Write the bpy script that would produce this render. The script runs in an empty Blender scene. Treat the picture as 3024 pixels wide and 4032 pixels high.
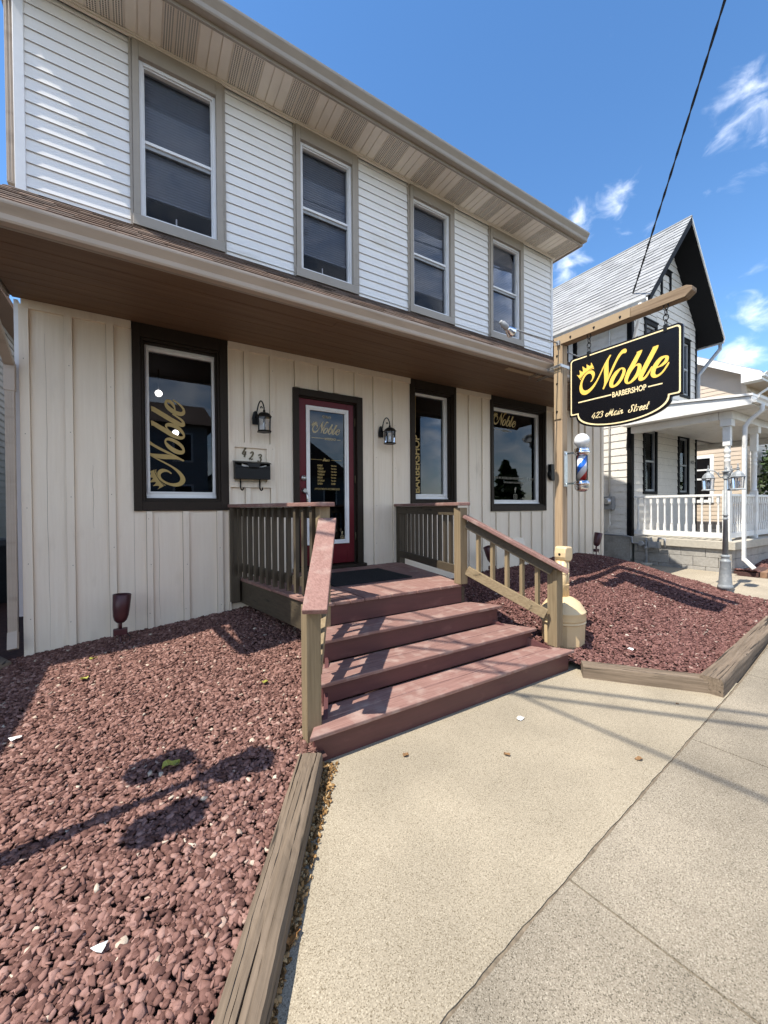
import bpy, bmesh, math, random
import numpy as np
from mathutils import Vector, Matrix, Quaternion
random.seed(7); np.random.seed(7)
sc = bpy.context.scene
COL = sc.collection
R = math.radians

# ---------------------------------------------------------------- camera
cam = bpy.data.cameras.new('camera'); co = bpy.data.objects.new('camera', cam); COL.objects.link(co)
yaw, pit, rol = R(31.9416), R(-0.69261), R(-0.41696)
fw = Vector((math.sin(yaw)*math.cos(pit), math.cos(yaw)*math.cos(pit), math.sin(pit)))
r0 = Vector((math.cos(yaw), -math.sin(yaw), 0)); u0 = r0.cross(fw)
rr = r0*math.cos(rol) + u0*math.sin(rol); uu = u0*math.cos(rol) - r0*math.sin(rol)
CAM = Vector((0, -4.6, 1.48))
m = Matrix((rr, uu, -fw)).transposed().to_4x4(); m.translation = CAM
co.matrix_world = m
cam.sensor_fit = 'VERTICAL'; cam.sensor_height = 36; cam.sensor_width = 27
cam.lens = 36*1550/4032; cam.clip_start = 0.05; cam.clip_end = 2000
sc.camera = co
# ---------------------------------------------------------------- light
SUN = Vector((0.57, 0.06, -1.0)).normalized()
sun = bpy.data.lights.new('sun', 'SUN'); sun.energy = 4.1; sun.angle = R(0.53); sun.color = (1, .94, .83)
so = bpy.data.objects.new('sun', sun); COL.objects.link(so)
so.rotation_euler = SUN.to_track_quat('-Z', 'Y').to_euler()
w = bpy.data.worlds.new('World'); sc.world = w; w.use_nodes = True
nt = w.node_tree; nt.nodes.clear()
def WN(t): return nt.nodes.new(t)
wo = WN('ShaderNodeOutputWorld'); bg = WN('ShaderNodeBackground'); sky = WN('ShaderNodeTexSky')
sky.sky_type = 'NISHITA'; sky.sun_disc = False
sky.sun_elevation = R(60.2); sky.sun_rotation = R(-96); sky.air_density = 1.0; sky.dust_density = 0.0; sky.ozone_density = 2.6
bg.inputs[1].default_value = 0.15
# clouds: a few patches of cumulus at fixed compass directions of the sky
tc = WN('ShaderNodeTexCoord')
nz = WN('ShaderNodeTexNoise'); nz.inputs['Scale'].default_value = 16; nz.inputs['Detail'].default_value = 9; nz.inputs['Roughness'].default_value = .55; nz.inputs['Distortion'].default_value = .5
mp = WN('ShaderNodeMapping'); mp.inputs['Scale'].default_value = (1, 1, 1.7)
nt.links.new(tc.outputs['Generated'], mp.inputs[0]); nt.links.new(mp.outputs[0], nz.inputs[0])
CLOUDS = [(1342,437,.040,.95),(1606,372,.034,.8),(1628,240,.048,.95),(1242,478,.034,1.0),(1225,582,.036,1.1),(1640,655,.042,1.0),(1605,772,.032,1.25),(1646,290,.04,.8),(1560,705,.025,.5),(1395,465,.02,.6),(1640,780,.03,1.0)]
acc = None
def px_dir(x, y):
    X, Y = x*1.8228-1512, y*1.8228-2016
    return (rr*X - uu*Y + fw*1550).normalized()
for (cx, cy, rad, amp) in CLOUDS + [None]*0:
    d = px_dir(cx, cy)
    ds = WN('ShaderNodeVectorMath'); ds.operation = 'DISTANCE'; ds.inputs[1].default_value = d
    nt.links.new(tc.outputs['Generated'], ds.inputs[0])
    mr = WN('ShaderNodeMapRange'); mr.interpolation_type = 'SMOOTHSTEP'
    mr.inputs[1].default_value = rad*2.3; mr.inputs[2].default_value = 0; mr.inputs[3].default_value = 0; mr.inputs[4].default_value = amp
    nt.links.new(ds.outputs['Value'], mr.inputs[0])
    if acc is None: acc = mr.outputs[0]
    else:
        ad = WN('ShaderNodeMath'); ad.operation = 'MAXIMUM'
        nt.links.new(acc, ad.inputs[0]); nt.links.new(mr.outputs[0], ad.inputs[1]); acc = ad.outputs[0]
# the half of the sky behind the camera is cloudy, as the shop windows reflect it
sx = WN('ShaderNodeSeparateXYZ'); nt.links.new(tc.outputs['Generated'], sx.inputs[0])
bk = WN('ShaderNodeMapRange'); bk.inputs[1].default_value = 0; bk.inputs[2].default_value = -.35; bk.inputs[3].default_value = 0; bk.inputs[4].default_value = 1.25
nt.links.new(sx.outputs[1], bk.inputs[0])
bz = WN('ShaderNodeMapRange'); bz.inputs[1].default_value = .95; bz.inputs[2].default_value = .62; bz.inputs[3].default_value = 0; bz.inputs[4].default_value = 1   # thinning out towards the zenith: shaped to light the facade, not the ground
nt.links.new(sx.outputs[2], bz.inputs[0])
bm_ = WN('ShaderNodeMath'); bm_.operation = 'MULTIPLY'; nt.links.new(bk.outputs[0], bm_.inputs[0]); nt.links.new(bz.outputs[0], bm_.inputs[1])
mx0 = WN('ShaderNodeMath'); mx0.operation = 'MAXIMUM'; nt.links.new(acc, mx0.inputs[0]); nt.links.new(bm_.outputs[0], mx0.inputs[1])
th_ = WN('ShaderNodeMath'); th_.operation = 'MULTIPLY_ADD'; th_.inputs[1].default_value = .42; th_.inputs[2].default_value = -.73
nt.links.new(mx0.outputs[0], th_.inputs[0])
sm_ = WN('ShaderNodeMath'); sm_.operation = 'ADD'; nt.links.new(nz.outputs[0], sm_.inputs[0]); nt.links.new(th_.outputs[0], sm_.inputs[1])
mu2 = WN('ShaderNodeMapRange'); mu2.interpolation_type = 'SMOOTHSTEP'; mu2.inputs[1].default_value = 0; mu2.inputs[2].default_value = .55; mu2.inputs[3].default_value = 0; mu2.inputs[4].default_value = .7
nt.links.new(sm_.outputs[0], mu2.inputs[0])
hsv = WN('ShaderNodeHueSaturation'); hsv.inputs['Saturation'].default_value = 1.18; hsv.inputs['Value'].default_value = .90
nt.links.new(sky.outputs[0], hsv.inputs['Color'])
mix = WN('ShaderNodeMix'); mix.data_type = 'RGBA'
mix.inputs[7].default_value = (8.7, 8.8, 9.1, 1)
nt.links.new(mu2.outputs[0], mix.inputs[0]); nt.links.new(hsv.outputs[0], mix.inputs[6])
nt.links.new(mix.outputs[2], bg.inputs[0]); nt.links.new(bg.outputs[0], wo.inputs[0])
# ---------------------------------------------------------------- exposure
vs = sc.view_settings; vs.view_transform = 'Standard'; vs.look = 'None'; vs.exposure = 0.95; vs.gamma = 1
sc.cycles.use_denoising = True
sc.cycles.max_bounces = 7; sc.cycles.transparent_max_bounces = 10; sc.cycles.caustics_reflective = False; sc.cycles.caustics_refractive = False
sc.cycles.sample_clamp_indirect = 6

# ================================================================ materials
def newmat(name):
    mt = bpy.data.materials.new(name); mt.use_nodes = True
    t = mt.node_tree; b = t.nodes['Principled BSDF']
    return mt, t, b
def srgb(*c):
    return tuple(((v/255)/12.92 if v/255 <= .04045 else ((v/255+.055)/1.055)**2.4) for v in c)
def mat(name, col, rough=.6, metal=0, var=.0, scale=(20,20,20), bump=0, bscale=None, col2=None, detail=5, island=0, spec=.5, objvar=0, dirt=None, coat=0):
    """noise-varied principled material in object space"""
    mt, t, b = newmat(name); N = t.nodes.new; L = t.links.new
    b.inputs['Roughness'].default_value = rough; b.inputs['Metallic'].default_value = metal
    b.inputs['Specular IOR Level'].default_value = spec
    if coat: b.inputs['Coat Weight'].default_value = coat
    tcn = N('ShaderNodeTexCoord'); mpn = N('ShaderNodeMapping'); mpn.inputs['Scale'].default_value = scale
    L(tcn.outputs['Object'], mpn.inputs[0])
    nzn = N('ShaderNodeTexNoise'); nzn.inputs['Scale'].default_value = 1; nzn.inputs['Detail'].default_value = detail; nzn.inputs['Roughness'].default_value = .6
    L(mpn.outputs[0], nzn.inputs[0])
    c1 = (*col, 1); c2 = (*(col2 or tuple(min(1, v*(1+var)) for v in col)), 1)
    c0 = (*(tuple(v*(1-var) for v in col)), 1) if not col2 else c1
    rp = N('ShaderNodeValToRGB'); rp.color_ramp.elements[0].position = .3; rp.color_ramp.elements[1].position = .7
    rp.color_ramp.elements[0].color = c0; rp.color_ramp.elements[1].color = c2
    L(nzn.outputs[0], rp.inputs[0]); out = rp.outputs[0]
    if objvar or island:
        if island:
            g = N('ShaderNodeNewGeometry'); rnd = g.outputs['Random Per Island']; amt = island
        else:
            g = N('ShaderNodeObjectInfo'); rnd = g.outputs['Random']; amt = objvar
        mr = N('ShaderNodeMapRange'); mr.inputs[3].default_value = 1-amt; mr.inputs[4].default_value = 1+amt; L(rnd, mr.inputs[0])
        vm = N('ShaderNodeVectorMath'); vm.operation = 'SCALE'; L(out, vm.inputs[0]); L(mr.outputs[0], vm.inputs['Scale']); out = vm.outputs[0]
    if dirt:
        dcol, dscale, lo, hi = dirt
        n2 = N('ShaderNodeTexNoise'); n2.inputs['Scale'].default_value = 1; n2.inputs['Detail'].default_value = 6
        m2 = N('ShaderNodeMapping'); m2.inputs['Scale'].default_value = dscale; L(tcn.outputs['Object'], m2.inputs[0]); L(m2.outputs[0], n2.inputs[0])
        r2 = N('ShaderNodeMapRange'); r2.inputs[1].default_value = lo; r2.inputs[2].default_value = hi; L(n2.outputs[0], r2.inputs[0])
        mm = N('ShaderNodeMix'); mm.data_type = 'RGBA'; mm.inputs[7].default_value = (*dcol, 1)
        L(r2.outputs[0], mm.inputs[0]); L(out, mm.inputs[6]); out = mm.outputs[2]
    L(out, b.inputs['Base Color'])
    if bump:
        bp = N('ShaderNodeBump'); bp.inputs['Strength'].default_value = bump; bp.inputs['Distance'].default_value = .004
        if bscale:
            m3 = N('ShaderNodeMapping'); m3.inputs['Scale'].default_value = bscale; L(tcn.outputs['Object'], m3.inputs[0])
            n3 = N('ShaderNodeTexNoise'); n3.inputs['Scale'].default_value = 1; n3.inputs['Detail'].default_value = 6; L(m3.outputs[0], n3.inputs[0]); L(n3.outputs[0], bp.inputs['Height'])
        else: L(nzn.outputs[0], bp.inputs['Height'])
        L(bp.outputs[0], b.inputs['Normal'])
    return mt
def wood(name, c1, c2, axis, fine=70, rough=.75, bump=.5, crack=0, objvar=.12, dirt=None):
    s = [fine]*3; s['xyz'.index(axis)] = fine/22
    mt = mat(name, c1, rough, col2=c2, scale=s, bump=bump, detail=7, objvar=objvar, dirt=dirt)
    if crack:
        t = mt.node_tree; b = t.nodes['Principled BSDF']; N = t.nodes.new; L = t.links.new
        tcn = N('ShaderNodeTexCoord'); mpn = N('ShaderNodeMapping'); s2 = [28]*3; s2['xyz'.index(axis)] = 1.1
        mpn.inputs['Scale'].default_value = s2; L(tcn.outputs['Object'], mpn.inputs[0])
        n = N('ShaderNodeTexNoise'); n.inputs['Scale'].default_value = 1; n.inputs['Detail'].default_value = 3; L(mpn.outputs[0], n.inputs[0])
        mr = N('ShaderNodeMapRange'); mr.inputs[1].default_value = .345-.03*(1-crack); mr.inputs[2].default_value = .375-.03*(1-crack); L(n.outputs[0], mr.inputs[0])
        old = b.inputs['Base Color'].links[0].from_socket
        mm = N('ShaderNodeMix'); mm.data_type = 'RGBA'; mm.inputs[6].default_value = (*[v*(.3 if crack > .3 else .55) for v in c1], 1)
        L(mr.outputs[0], mm.inputs[0]); L(old, mm.inputs[7]); L(mm.outputs[2], b.inputs['Base Color'])
    return mt
def glass(name, tint=.55, ior=1.62, rough=.0):
    mt, t, b = newmat(name); t.nodes.remove(b); N = t.nodes.new; L = t.links.new
    o = [n for n in t.nodes if n.type == 'OUTPUT_MATERIAL'][0]
    tr = N('ShaderNodeBsdfTransparent'); tr.inputs[0].default_value = (tint, tint, tint*1.03, 1)
    gl = N('ShaderNodeBsdfGlossy'); gl.inputs['Roughness'].default_value = rough; gl.inputs[0].default_value = (.9, .95, 1, 1)
    fr = N('ShaderNodeFresnel'); fr.inputs[0].default_value = ior
    mx = N('ShaderNodeMixShader'); L(fr.outputs[0], mx.inputs[0]); L(tr.outputs[0], mx.inputs[1]); L(gl.outputs[0], mx.inputs[2]); L(mx.outputs[0], o.inputs[0])
    return mt
def emit(name, col, s):
    mt, t, b = newmat(name); b.inputs['Emission Color'].default_value = (*col, 1); b.inputs['Emission Strength'].default_value = s
    b.inputs['Base Color'].default_value = (*col, 1)
    return mt
def gravel_mat(name, stops, rough=.9):
    mt, t, b = newmat(name); N = t.nodes.new; L = t.links.new
    g = N('ShaderNodeNewGeometry'); rp = N('ShaderNodeValToRGB'); cr = rp.color_ramp; cr.interpolation = 'LINEAR'
    while len(cr.elements) < len(stops): cr.elements.new(.5)
    for e, (p, c) in zip(cr.elements, stops): e.position = p; e.color = (*c, 1)
    L(g.outputs['Random Per Island'], rp.inputs[0])
    tcn = N('ShaderNodeTexCoord'); n = N('ShaderNodeTexNoise'); n.inputs['Scale'].default_value = 90; n.inputs['Detail'].default_value = 5; L(tcn.outputs['Object'], n.inputs[0])
    mr = N('ShaderNodeMapRange'); mr.inputs[3].default_value = .72; mr.inputs[4].default_value = 1.28; L(n.outputs[0], mr.inputs[0])
    vm = N('ShaderNodeVectorMath'); vm.operation = 'SCALE'; L(rp.outputs[0], vm.inputs[0]); L(mr.outputs[0], vm.inputs['Scale'])
    L(vm.outputs[0], b.inputs['Base Color']); b.inputs['Roughness'].default_value = rough; b.inputs['Specular IOR Level'].default_value = .08
    bp = N('ShaderNodeBump'); bp.inputs['Strength'].default_value = .6; bp.inputs['Distance'].default_value = .004; L(n.outputs[0], bp.inputs['Height']); L(bp.outputs[0], b.inputs['Normal'])
    return mt
def concrete(name, base, light, dark, big):
    mt, t, b = newmat(name); N = t.nodes.new; L = t.links.new
    tcn = N('ShaderNodeTexCoord')
    n1 = N('ShaderNodeTexNoise'); n1.inputs['Scale'].default_value = 1.7; n1.inputs['Detail'].default_value = 6; L(tcn.outputs['Object'], n1.inputs[0])
    v = N('ShaderNodeTexVoronoi'); v.inputs['Scale'].default_value = 330; L(tcn.outputs['Object'], v.inputs[0])
    n2 = N('ShaderNodeTexNoise'); n2.inputs['Scale'].default_value = 165; n2.inputs['Detail'].default_value = 4; L(tcn.outputs['Object'], n2.inputs[0])
    sp = N('ShaderNodeSeparateColor'); L(v.outputs['Color'], sp.inputs[0])
    rp = N('ShaderNodeValToRGB'); cr = rp.color_ramp
    cr.elements[0].position = .0; cr.elements[0].color = (*dark, 1); cr.elements[1].position = 1; cr.elements[1].color = (*light, 1)
    for p, c in ((.1, dark), (.18, base), (.8, base), (.9, light)):
        e = cr.elements.new(p); e.color = (*c, 1)
    L(sp.outputs[0], rp.inputs[0])
    mr = N('ShaderNodeMapRange'); mr.inputs[1].default_value = .3; mr.inputs[2].default_value = .7; mr.inputs[3].default_value = .76; mr.inputs[4].default_value = 1.2; L(n2.outputs[0], mr.inputs[0])
    mr2 = N('ShaderNodeMapRange'); mr2.inputs[1].default_value = .35; mr2.inputs[2].default_value = .68; mr2.inputs[3].default_value = 1-big; mr2.inputs[4].default_value = 1+big*.5; L(n1.outputs[0], mr2.inputs[0])
    mu = N('ShaderNodeMath'); mu.operation = 'MULTIPLY'; L(mr.outputs[0], mu.inputs[0]); L(mr2.outputs[0], mu.inputs[1])
    v2 = N('ShaderNodeTexVoronoi'); v2.inputs['Scale'].default_value = 3.1; L(tcn.outputs['Object'], v2.inputs[0])     # old gum and oil spots
    sp2 = N('ShaderNodeSeparateColor'); L(v2.outputs['Color'], sp2.inputs[0]); thr = N('ShaderNodeMath'); thr.operation = 'MULTIPLY'; thr.inputs[1].default_value = .055; L(sp2.outputs[0], thr.inputs[0])
    mr3 = N('ShaderNodeMapRange'); mr3.inputs[1].default_value = -.015; mr3.inputs[2].default_value = .012; mr3.inputs[3].default_value = .74; mr3.inputs[4].default_value = 1
    sb = N('ShaderNodeMath'); sb.operation = 'SUBTRACT'; L(v2.outputs['Distance'], sb.inputs[0]); L(thr.outputs[0], sb.inputs[1]); L(sb.outputs[0], mr3.inputs[0])
    mu3 = N('ShaderNodeMath'); mu3.operation = 'MULTIPLY'; L(mu.outputs[0], mu3.inputs[0]); L(mr3.outputs[0], mu3.inputs[1]); mu = mu3
    vm = N('ShaderNodeVectorMath'); vm.operation = 'SCALE'; L(rp.outputs[0], vm.inputs[0]); L(mu.outputs[0], vm.inputs['Scale'])
    L(vm.outputs[0], b.inputs['Base Color']); b.inputs['Roughness'].default_value = .9; b.inputs['Specular IOR Level'].default_value = .25
    bp = N('ShaderNodeBump'); bp.inputs['Strength'].default_value = .5; bp.inputs['Distance'].default_value = .002; L(n2.outputs[0], bp.inputs['Height']); L(bp.outputs[0], b.inputs['Normal'])
    return mt

M = {}
M['vinyl'] = mat('white_vinyl_siding', (.83,.81,.79), .42, var=.03, scale=(3,3,14), bump=.12, bscale=(9,9,160), dirt=((.62,.57,.48),(1.2,1.2,5),.58,.9))
M['vinyl_trim'] = mat('white_vinyl_trim', (.78,.78,.79), .38, var=.03, scale=(8,8,8), dirt=((.55,.5,.42),(3,3,3),.6,.95))
M['tan'] = mat('tan_metal_trim', (.345,.30,.25), .5, var=.05, scale=(5,5,5), dirt=((.25,.205,.16),(3,3,6),.58,.95))
M['gutter'] = mat('tan_gutter_metal', (.45,.37,.295), .4, var=.05, scale=(3,8,8), dirt=((.29,.225,.165),(1.5,9,9),.55,.85))
M['soffit_tan'] = mat('tan_vinyl_soffit', (.82,.745,.64), .5, var=.04, scale=(5,5,5), dirt=((.64,.56,.46),(2,2,2),.58,.88))
M['vent_hole'] = mat('vent_hole_dark', (.06,.05,.04), .9)
M['cream'] = wood('cream_painted_board', (.775,.675,.54), (.82,.725,.59), 'z', fine=42, rough=.6, bump=.8, crack=0, objvar=0, dirt=((.65,.56,.44),(7,7,2.2),.60,.85))
M['brown'] = mat('dark_brown_paint', (.021,.0135,.008), .6, var=.15, scale=(30,30,6), bump=.2, spec=.3)
M['brown_soffit'] = wood('brown_soffit_boards', (.135,.078,.042), (.19,.117,.066), 'x', fine=30, rough=.6, bump=.25, objvar=0)
M['shingle_brown'] = mat('brown_asphalt_shingle', (.115,.075,.055), .95, var=.35, scale=(120,120,120), bump=.6, island=.45)
M['shingle_grey'] = mat('grey_asphalt_shingle', (.31,.31,.31), .95, var=.2, scale=(120,120,120), bump=.3, island=.13, spec=.2)
for a in 'xyz':
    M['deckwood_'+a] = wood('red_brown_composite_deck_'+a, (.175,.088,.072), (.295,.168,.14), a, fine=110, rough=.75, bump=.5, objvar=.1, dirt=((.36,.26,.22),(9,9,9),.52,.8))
    M['treated_'+a] = wood('treated_timber_'+a, (.19,.138,.076), (.285,.215,.125), a, fine=55, rough=.8, bump=.6, crack=.25)
    M['darkrail_'+a] = wood('dark_rail_'+a, (.048,.035,.021), (.078,.06,.036), a, fine=60, rough=.7, bump=.4, crack=.2)  # dark brown wood for the landing rails and stair top rails
    M['weathered_'+a] = wood('weathered_timber_'+a, (.105,.076,.05), (.225,.168,.118), a, fine=50, rough=.9, bump=1.0, crack=1.0)
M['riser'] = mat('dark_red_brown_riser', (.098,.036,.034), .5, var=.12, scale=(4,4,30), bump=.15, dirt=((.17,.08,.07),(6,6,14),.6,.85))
M['postwood'] = wood('sign_post_timber', (.30,.205,.12), (.45,.325,.205), 'z', fine=40, rough=.8, bump=.8, crack=.5)
M['beamwood'] = wood('sign_beam_timber', (.19,.125,.075), (.36,.26,.165), 'y', fine=42, rough=.85, bump=1.0, crack=1.0)
M['tanplate'] = mat('tan_painted_board', (.40,.29,.175), .5, var=.06, scale=(6,6,6))
M['signblack'] = mat('gloss_black_sign', (.006,.006,.008), .25, var=.1, spec=.4)
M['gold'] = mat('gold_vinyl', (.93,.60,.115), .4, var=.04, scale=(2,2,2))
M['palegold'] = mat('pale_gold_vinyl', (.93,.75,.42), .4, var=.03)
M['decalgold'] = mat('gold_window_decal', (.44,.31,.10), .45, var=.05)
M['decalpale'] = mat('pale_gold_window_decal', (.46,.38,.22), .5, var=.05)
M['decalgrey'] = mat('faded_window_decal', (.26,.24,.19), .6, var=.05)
M['doorred'] = mat('deep_red_door_paint', (.115,.007,.013), .38, var=.08, scale=(4,4,4), spec=.3)
M['blackmetal'] = mat('black_metal', (.006,.006,.006), .45, var=.2, spec=.35)
M['blackpaint'] = mat('black_trim_paint', (.0035,.0037,.0045), .6, var=.2, spec=.15)
M['bronze'] = mat('bronze_house_number', (.13,.105,.06), .45, metal=.5)
M['chrome'] = mat('polished_chrome', (.85,.85,.86), .06, metal=1)
M['steel'] = mat('galvanised_steel', (.5,.5,.49), .38, metal=.85, var=.15, scale=(30,30,30))
M['nickel'] = mat('satin_nickel', (.62,.6,.57), .3, metal=.9)
M['greymetal'] = mat('grey_painted_metal', (.30,.31,.32), .5, metal=.2, var=.12, scale=(14,14,14), dirt=((.42,.42,.41),(9,9,9),.55,.8))
M['lampgrey'] = mat('weathered_grey_lamp_paint', (.24,.255,.265), .55, metal=.1, var=.15, scale=(14,14,14), dirt=((.40,.41,.41),(11,11,11),.52,.78))
M['beige_plastic'] = mat('beige_plastic', (.64,.48,.275), .45, var=.04, scale=(6,6,6), dirt=((.5,.37,.21),(7,7,7),.55,.9))
M['maroon'] = mat('maroon_metal', (.062,.018,.022), .4, metal=.1, var=.15, scale=(20,20,20))
M['whiteglobe'] = mat('white_glass_globe', (.88,.88,.88), .12, var=.01, coat=.5)
M['white'] = mat('white_paint', (.80,.80,.79), .45, var=.03, scale=(10,10,10))
M['crack_shade_line'] = mat('dark_crack_and_gap_shade', (.20,.155,.105), .9, var=.2)
M['paper'] = mat('paper', (.78,.77,.75), .8, var=.05)
M['clap_white'] = mat('weathered_white_clapboard', (.66,.63,.58), .7, var=.06, scale=(6,6,6), bump=.5, bscale=(14,14,90), dirt=((.38,.345,.30),(16,16,40),.60,.78))
M['clap_tan'] = mat('tan_vinyl_clapboard', (.58,.48,.38), .5, var=.03, scale=(3,3,3))
M['clap_grey'] = mat('grey_clapboard', (.20,.20,.20), .7, var=.1, scale=(4,4,4))
M['clap_far'] = mat('pale_grey_clapboard', (.30,.30,.31), .7, var=.05)
M['porchwhite'] = mat('white_porch_paint', (.74,.73,.70), .5, var=.05, scale=(7,7,7), dirt=((.5,.46,.4),(5,5,5),.56,.9))
M['blockwall'] = mat('grey_block', (.33,.31,.28), .9, var=.15, scale=(25,25,25), bump=.6, dirt=((.2,.185,.165),(4,4,6),.5,.8))
M['slabedge'] = mat('porch_slab_concrete', (.42,.385,.32), .85, var=.1, scale=(20,20,20), bump=.4)
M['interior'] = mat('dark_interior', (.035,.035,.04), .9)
M['blind'] = mat('grey_window_blind', (.20,.23,.265), .6, var=.05)
M['glass_low'] = glass('shop_window_glass', .45, 1.48)
M['glass_up'] = glass('upper_window_glass', .86, 1.2)
M['lampglass'] = glass('clear_lantern_glass', .86, 1.4)
M['barberglass'] = glass('barber_pole_glass', .96, 1.3)
M['rubber'] = mat('black_rubber_mat', (.010,.010,.011), .9, var=.4, scale=(60,60,60), bump=.8)
M['concrete_pad'] = concrete('walkway_concrete', (.325,.277,.203), (.415,.36,.27), (.185,.15,.10), .15)
M['concrete_walk'] = concrete('sidewalk_concrete', (.275,.235,.178), (.385,.338,.265), (.12,.10,.072), .24)
M['concrete_path'] = concrete('neighbour_path_concrete', (.36,.305,.23), (.45,.395,.305), (.23,.195,.14), .15)
M['asphalt'] = mat('asphalt', (.055,.055,.058), .9, var=.3, scale=(80,80,80), bump=.5)
M['soil'] = mat('dark_soil', (.07,.033,.027), .95, var=.4, scale=(30,30,30), bump=.8)
M['groove'] = mat('dirt_in_joint', (.17,.135,.095), .95, var=.4, scale=(50,50,50), bump=.6)
M['grass'] = mat('lawn', (.05,.085,.025), .9, var=.4, scale=(30,30,30))
M['gravel'] = gravel_mat('red_lava_stone', [(0,(.085,.043,.036)),(.25,(.14,.073,.060)),(.6,(.205,.112,.092)),(.88,(.265,.152,.127)),(.982,(.31,.19,.16)),(.994,(.44,.36,.28)),(1,(.52,.44,.35))], 1.0)
M['gravel_far'] = gravel_mat('red_lava_stone_right', [(0,(.080,.038,.034)),(.3,(.13,.063,.055)),(.7,(.185,.094,.082)),(.982,(.235,.127,.11)),(.993,(.38,.28,.23)),(1,(.45,.38,.32))], 1.0)
M['debris'] = gravel_mat('dry_leaf_litter', [(0,(.10,.055,.022)),(.4,(.22,.125,.05)),(.8,(.36,.22,.10)),(1,(.45,.33,.18))])
M['leaf_dry'] = mat('dry_orange_leaf', (.42,.19,.055), .7, var=.25, scale=(60,60,60))
M['leaf_green'] = mat('yellow_green_leaf', (.33,.32,.06), .7, var=.2, scale=(60,60,60))
M['leaf_brown'] = mat('brown_leaf', (.22,.12,.05), .8, var=.25, scale=(60,60,60))
M['bush'] = mat('shrub_leaf', (.045,.075,.022), .6, var=.4, scale=(6,6,6), island=.5)
M['bark'] = mat('bark', (.10,.075,.05), .9, var=.3, scale=(12,12,3), bump=1)
M['brick'] = mat('brick_edging', (.26,.15,.09), .9, var=.3, scale=(12,12,12), bump=.5)
M['cable'] = mat('black_cable', (.012,.012,.014), .6)
M['bin'] = mat('dark_plastic_bin', (.03,.033,.036), .6, var=.2)
M['lampbulb'] = emit('lit_ceiling_lamp', (1, .93, .82), 14)
M['lampbulb_small'] = emit('small_lit_lamp', (1, .95, .85), 3)
M['carred'] = mat('red_car_paint', (.35,.02,.02), .25, var=.02, coat=1)
def barber_mat():
    mt, t, b = newmat('barber_stripes'); N = t.nodes.new; L = t.links.new
    tcn = N('ShaderNodeTexCoord'); s = N('ShaderNodeSeparateXYZ'); L(tcn.outputs['Object'], s.inputs[0])
    at = N('ShaderNodeMath'); at.operation = 'ARCTAN2'; L(s.outputs[1], at.inputs[0]); L(s.outputs[0], at.inputs[1])
    k = N('ShaderNodeMath'); k.operation = 'MULTIPLY_ADD'; k.inputs[1].default_value = 1/(2*math.pi); k.inputs[2].default_value = 4.03; L(at.outputs[0], k.inputs[0])
    z = N('ShaderNodeMath'); z.operation = 'MULTIPLY_ADD'; z.inputs[1].default_value = -2.55; L(s.outputs[2], z.inputs[0]); L(k.outputs[0], z.inputs[2])
    fr = N('ShaderNodeMath'); fr.operation = 'FRACT'; L(z.outputs[0], fr.inputs[0])
    rp = N('ShaderNodeValToRGB'); cr = rp.color_ramp; cr.interpolation = 'CONSTANT'
    cr.elements[0].position = 0; cr.elements[0].color = (.8,.8,.8,1)
    cr.elements[1].position = .27; cr.elements[1].color = (.01,.13,.56,1)
    for p, c in ((.5,(.8,.8,.8,1)),(.77,(.66,.02,.02,1))): e = cr.elements.new(p); e.color = c
    L(fr.outputs[0], rp.inputs[0]); L(rp.outputs[0], b.inputs['Base Color']); b.inputs['Roughness'].default_value = .3
    return mt
M['barber'] = barber_mat()

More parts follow.
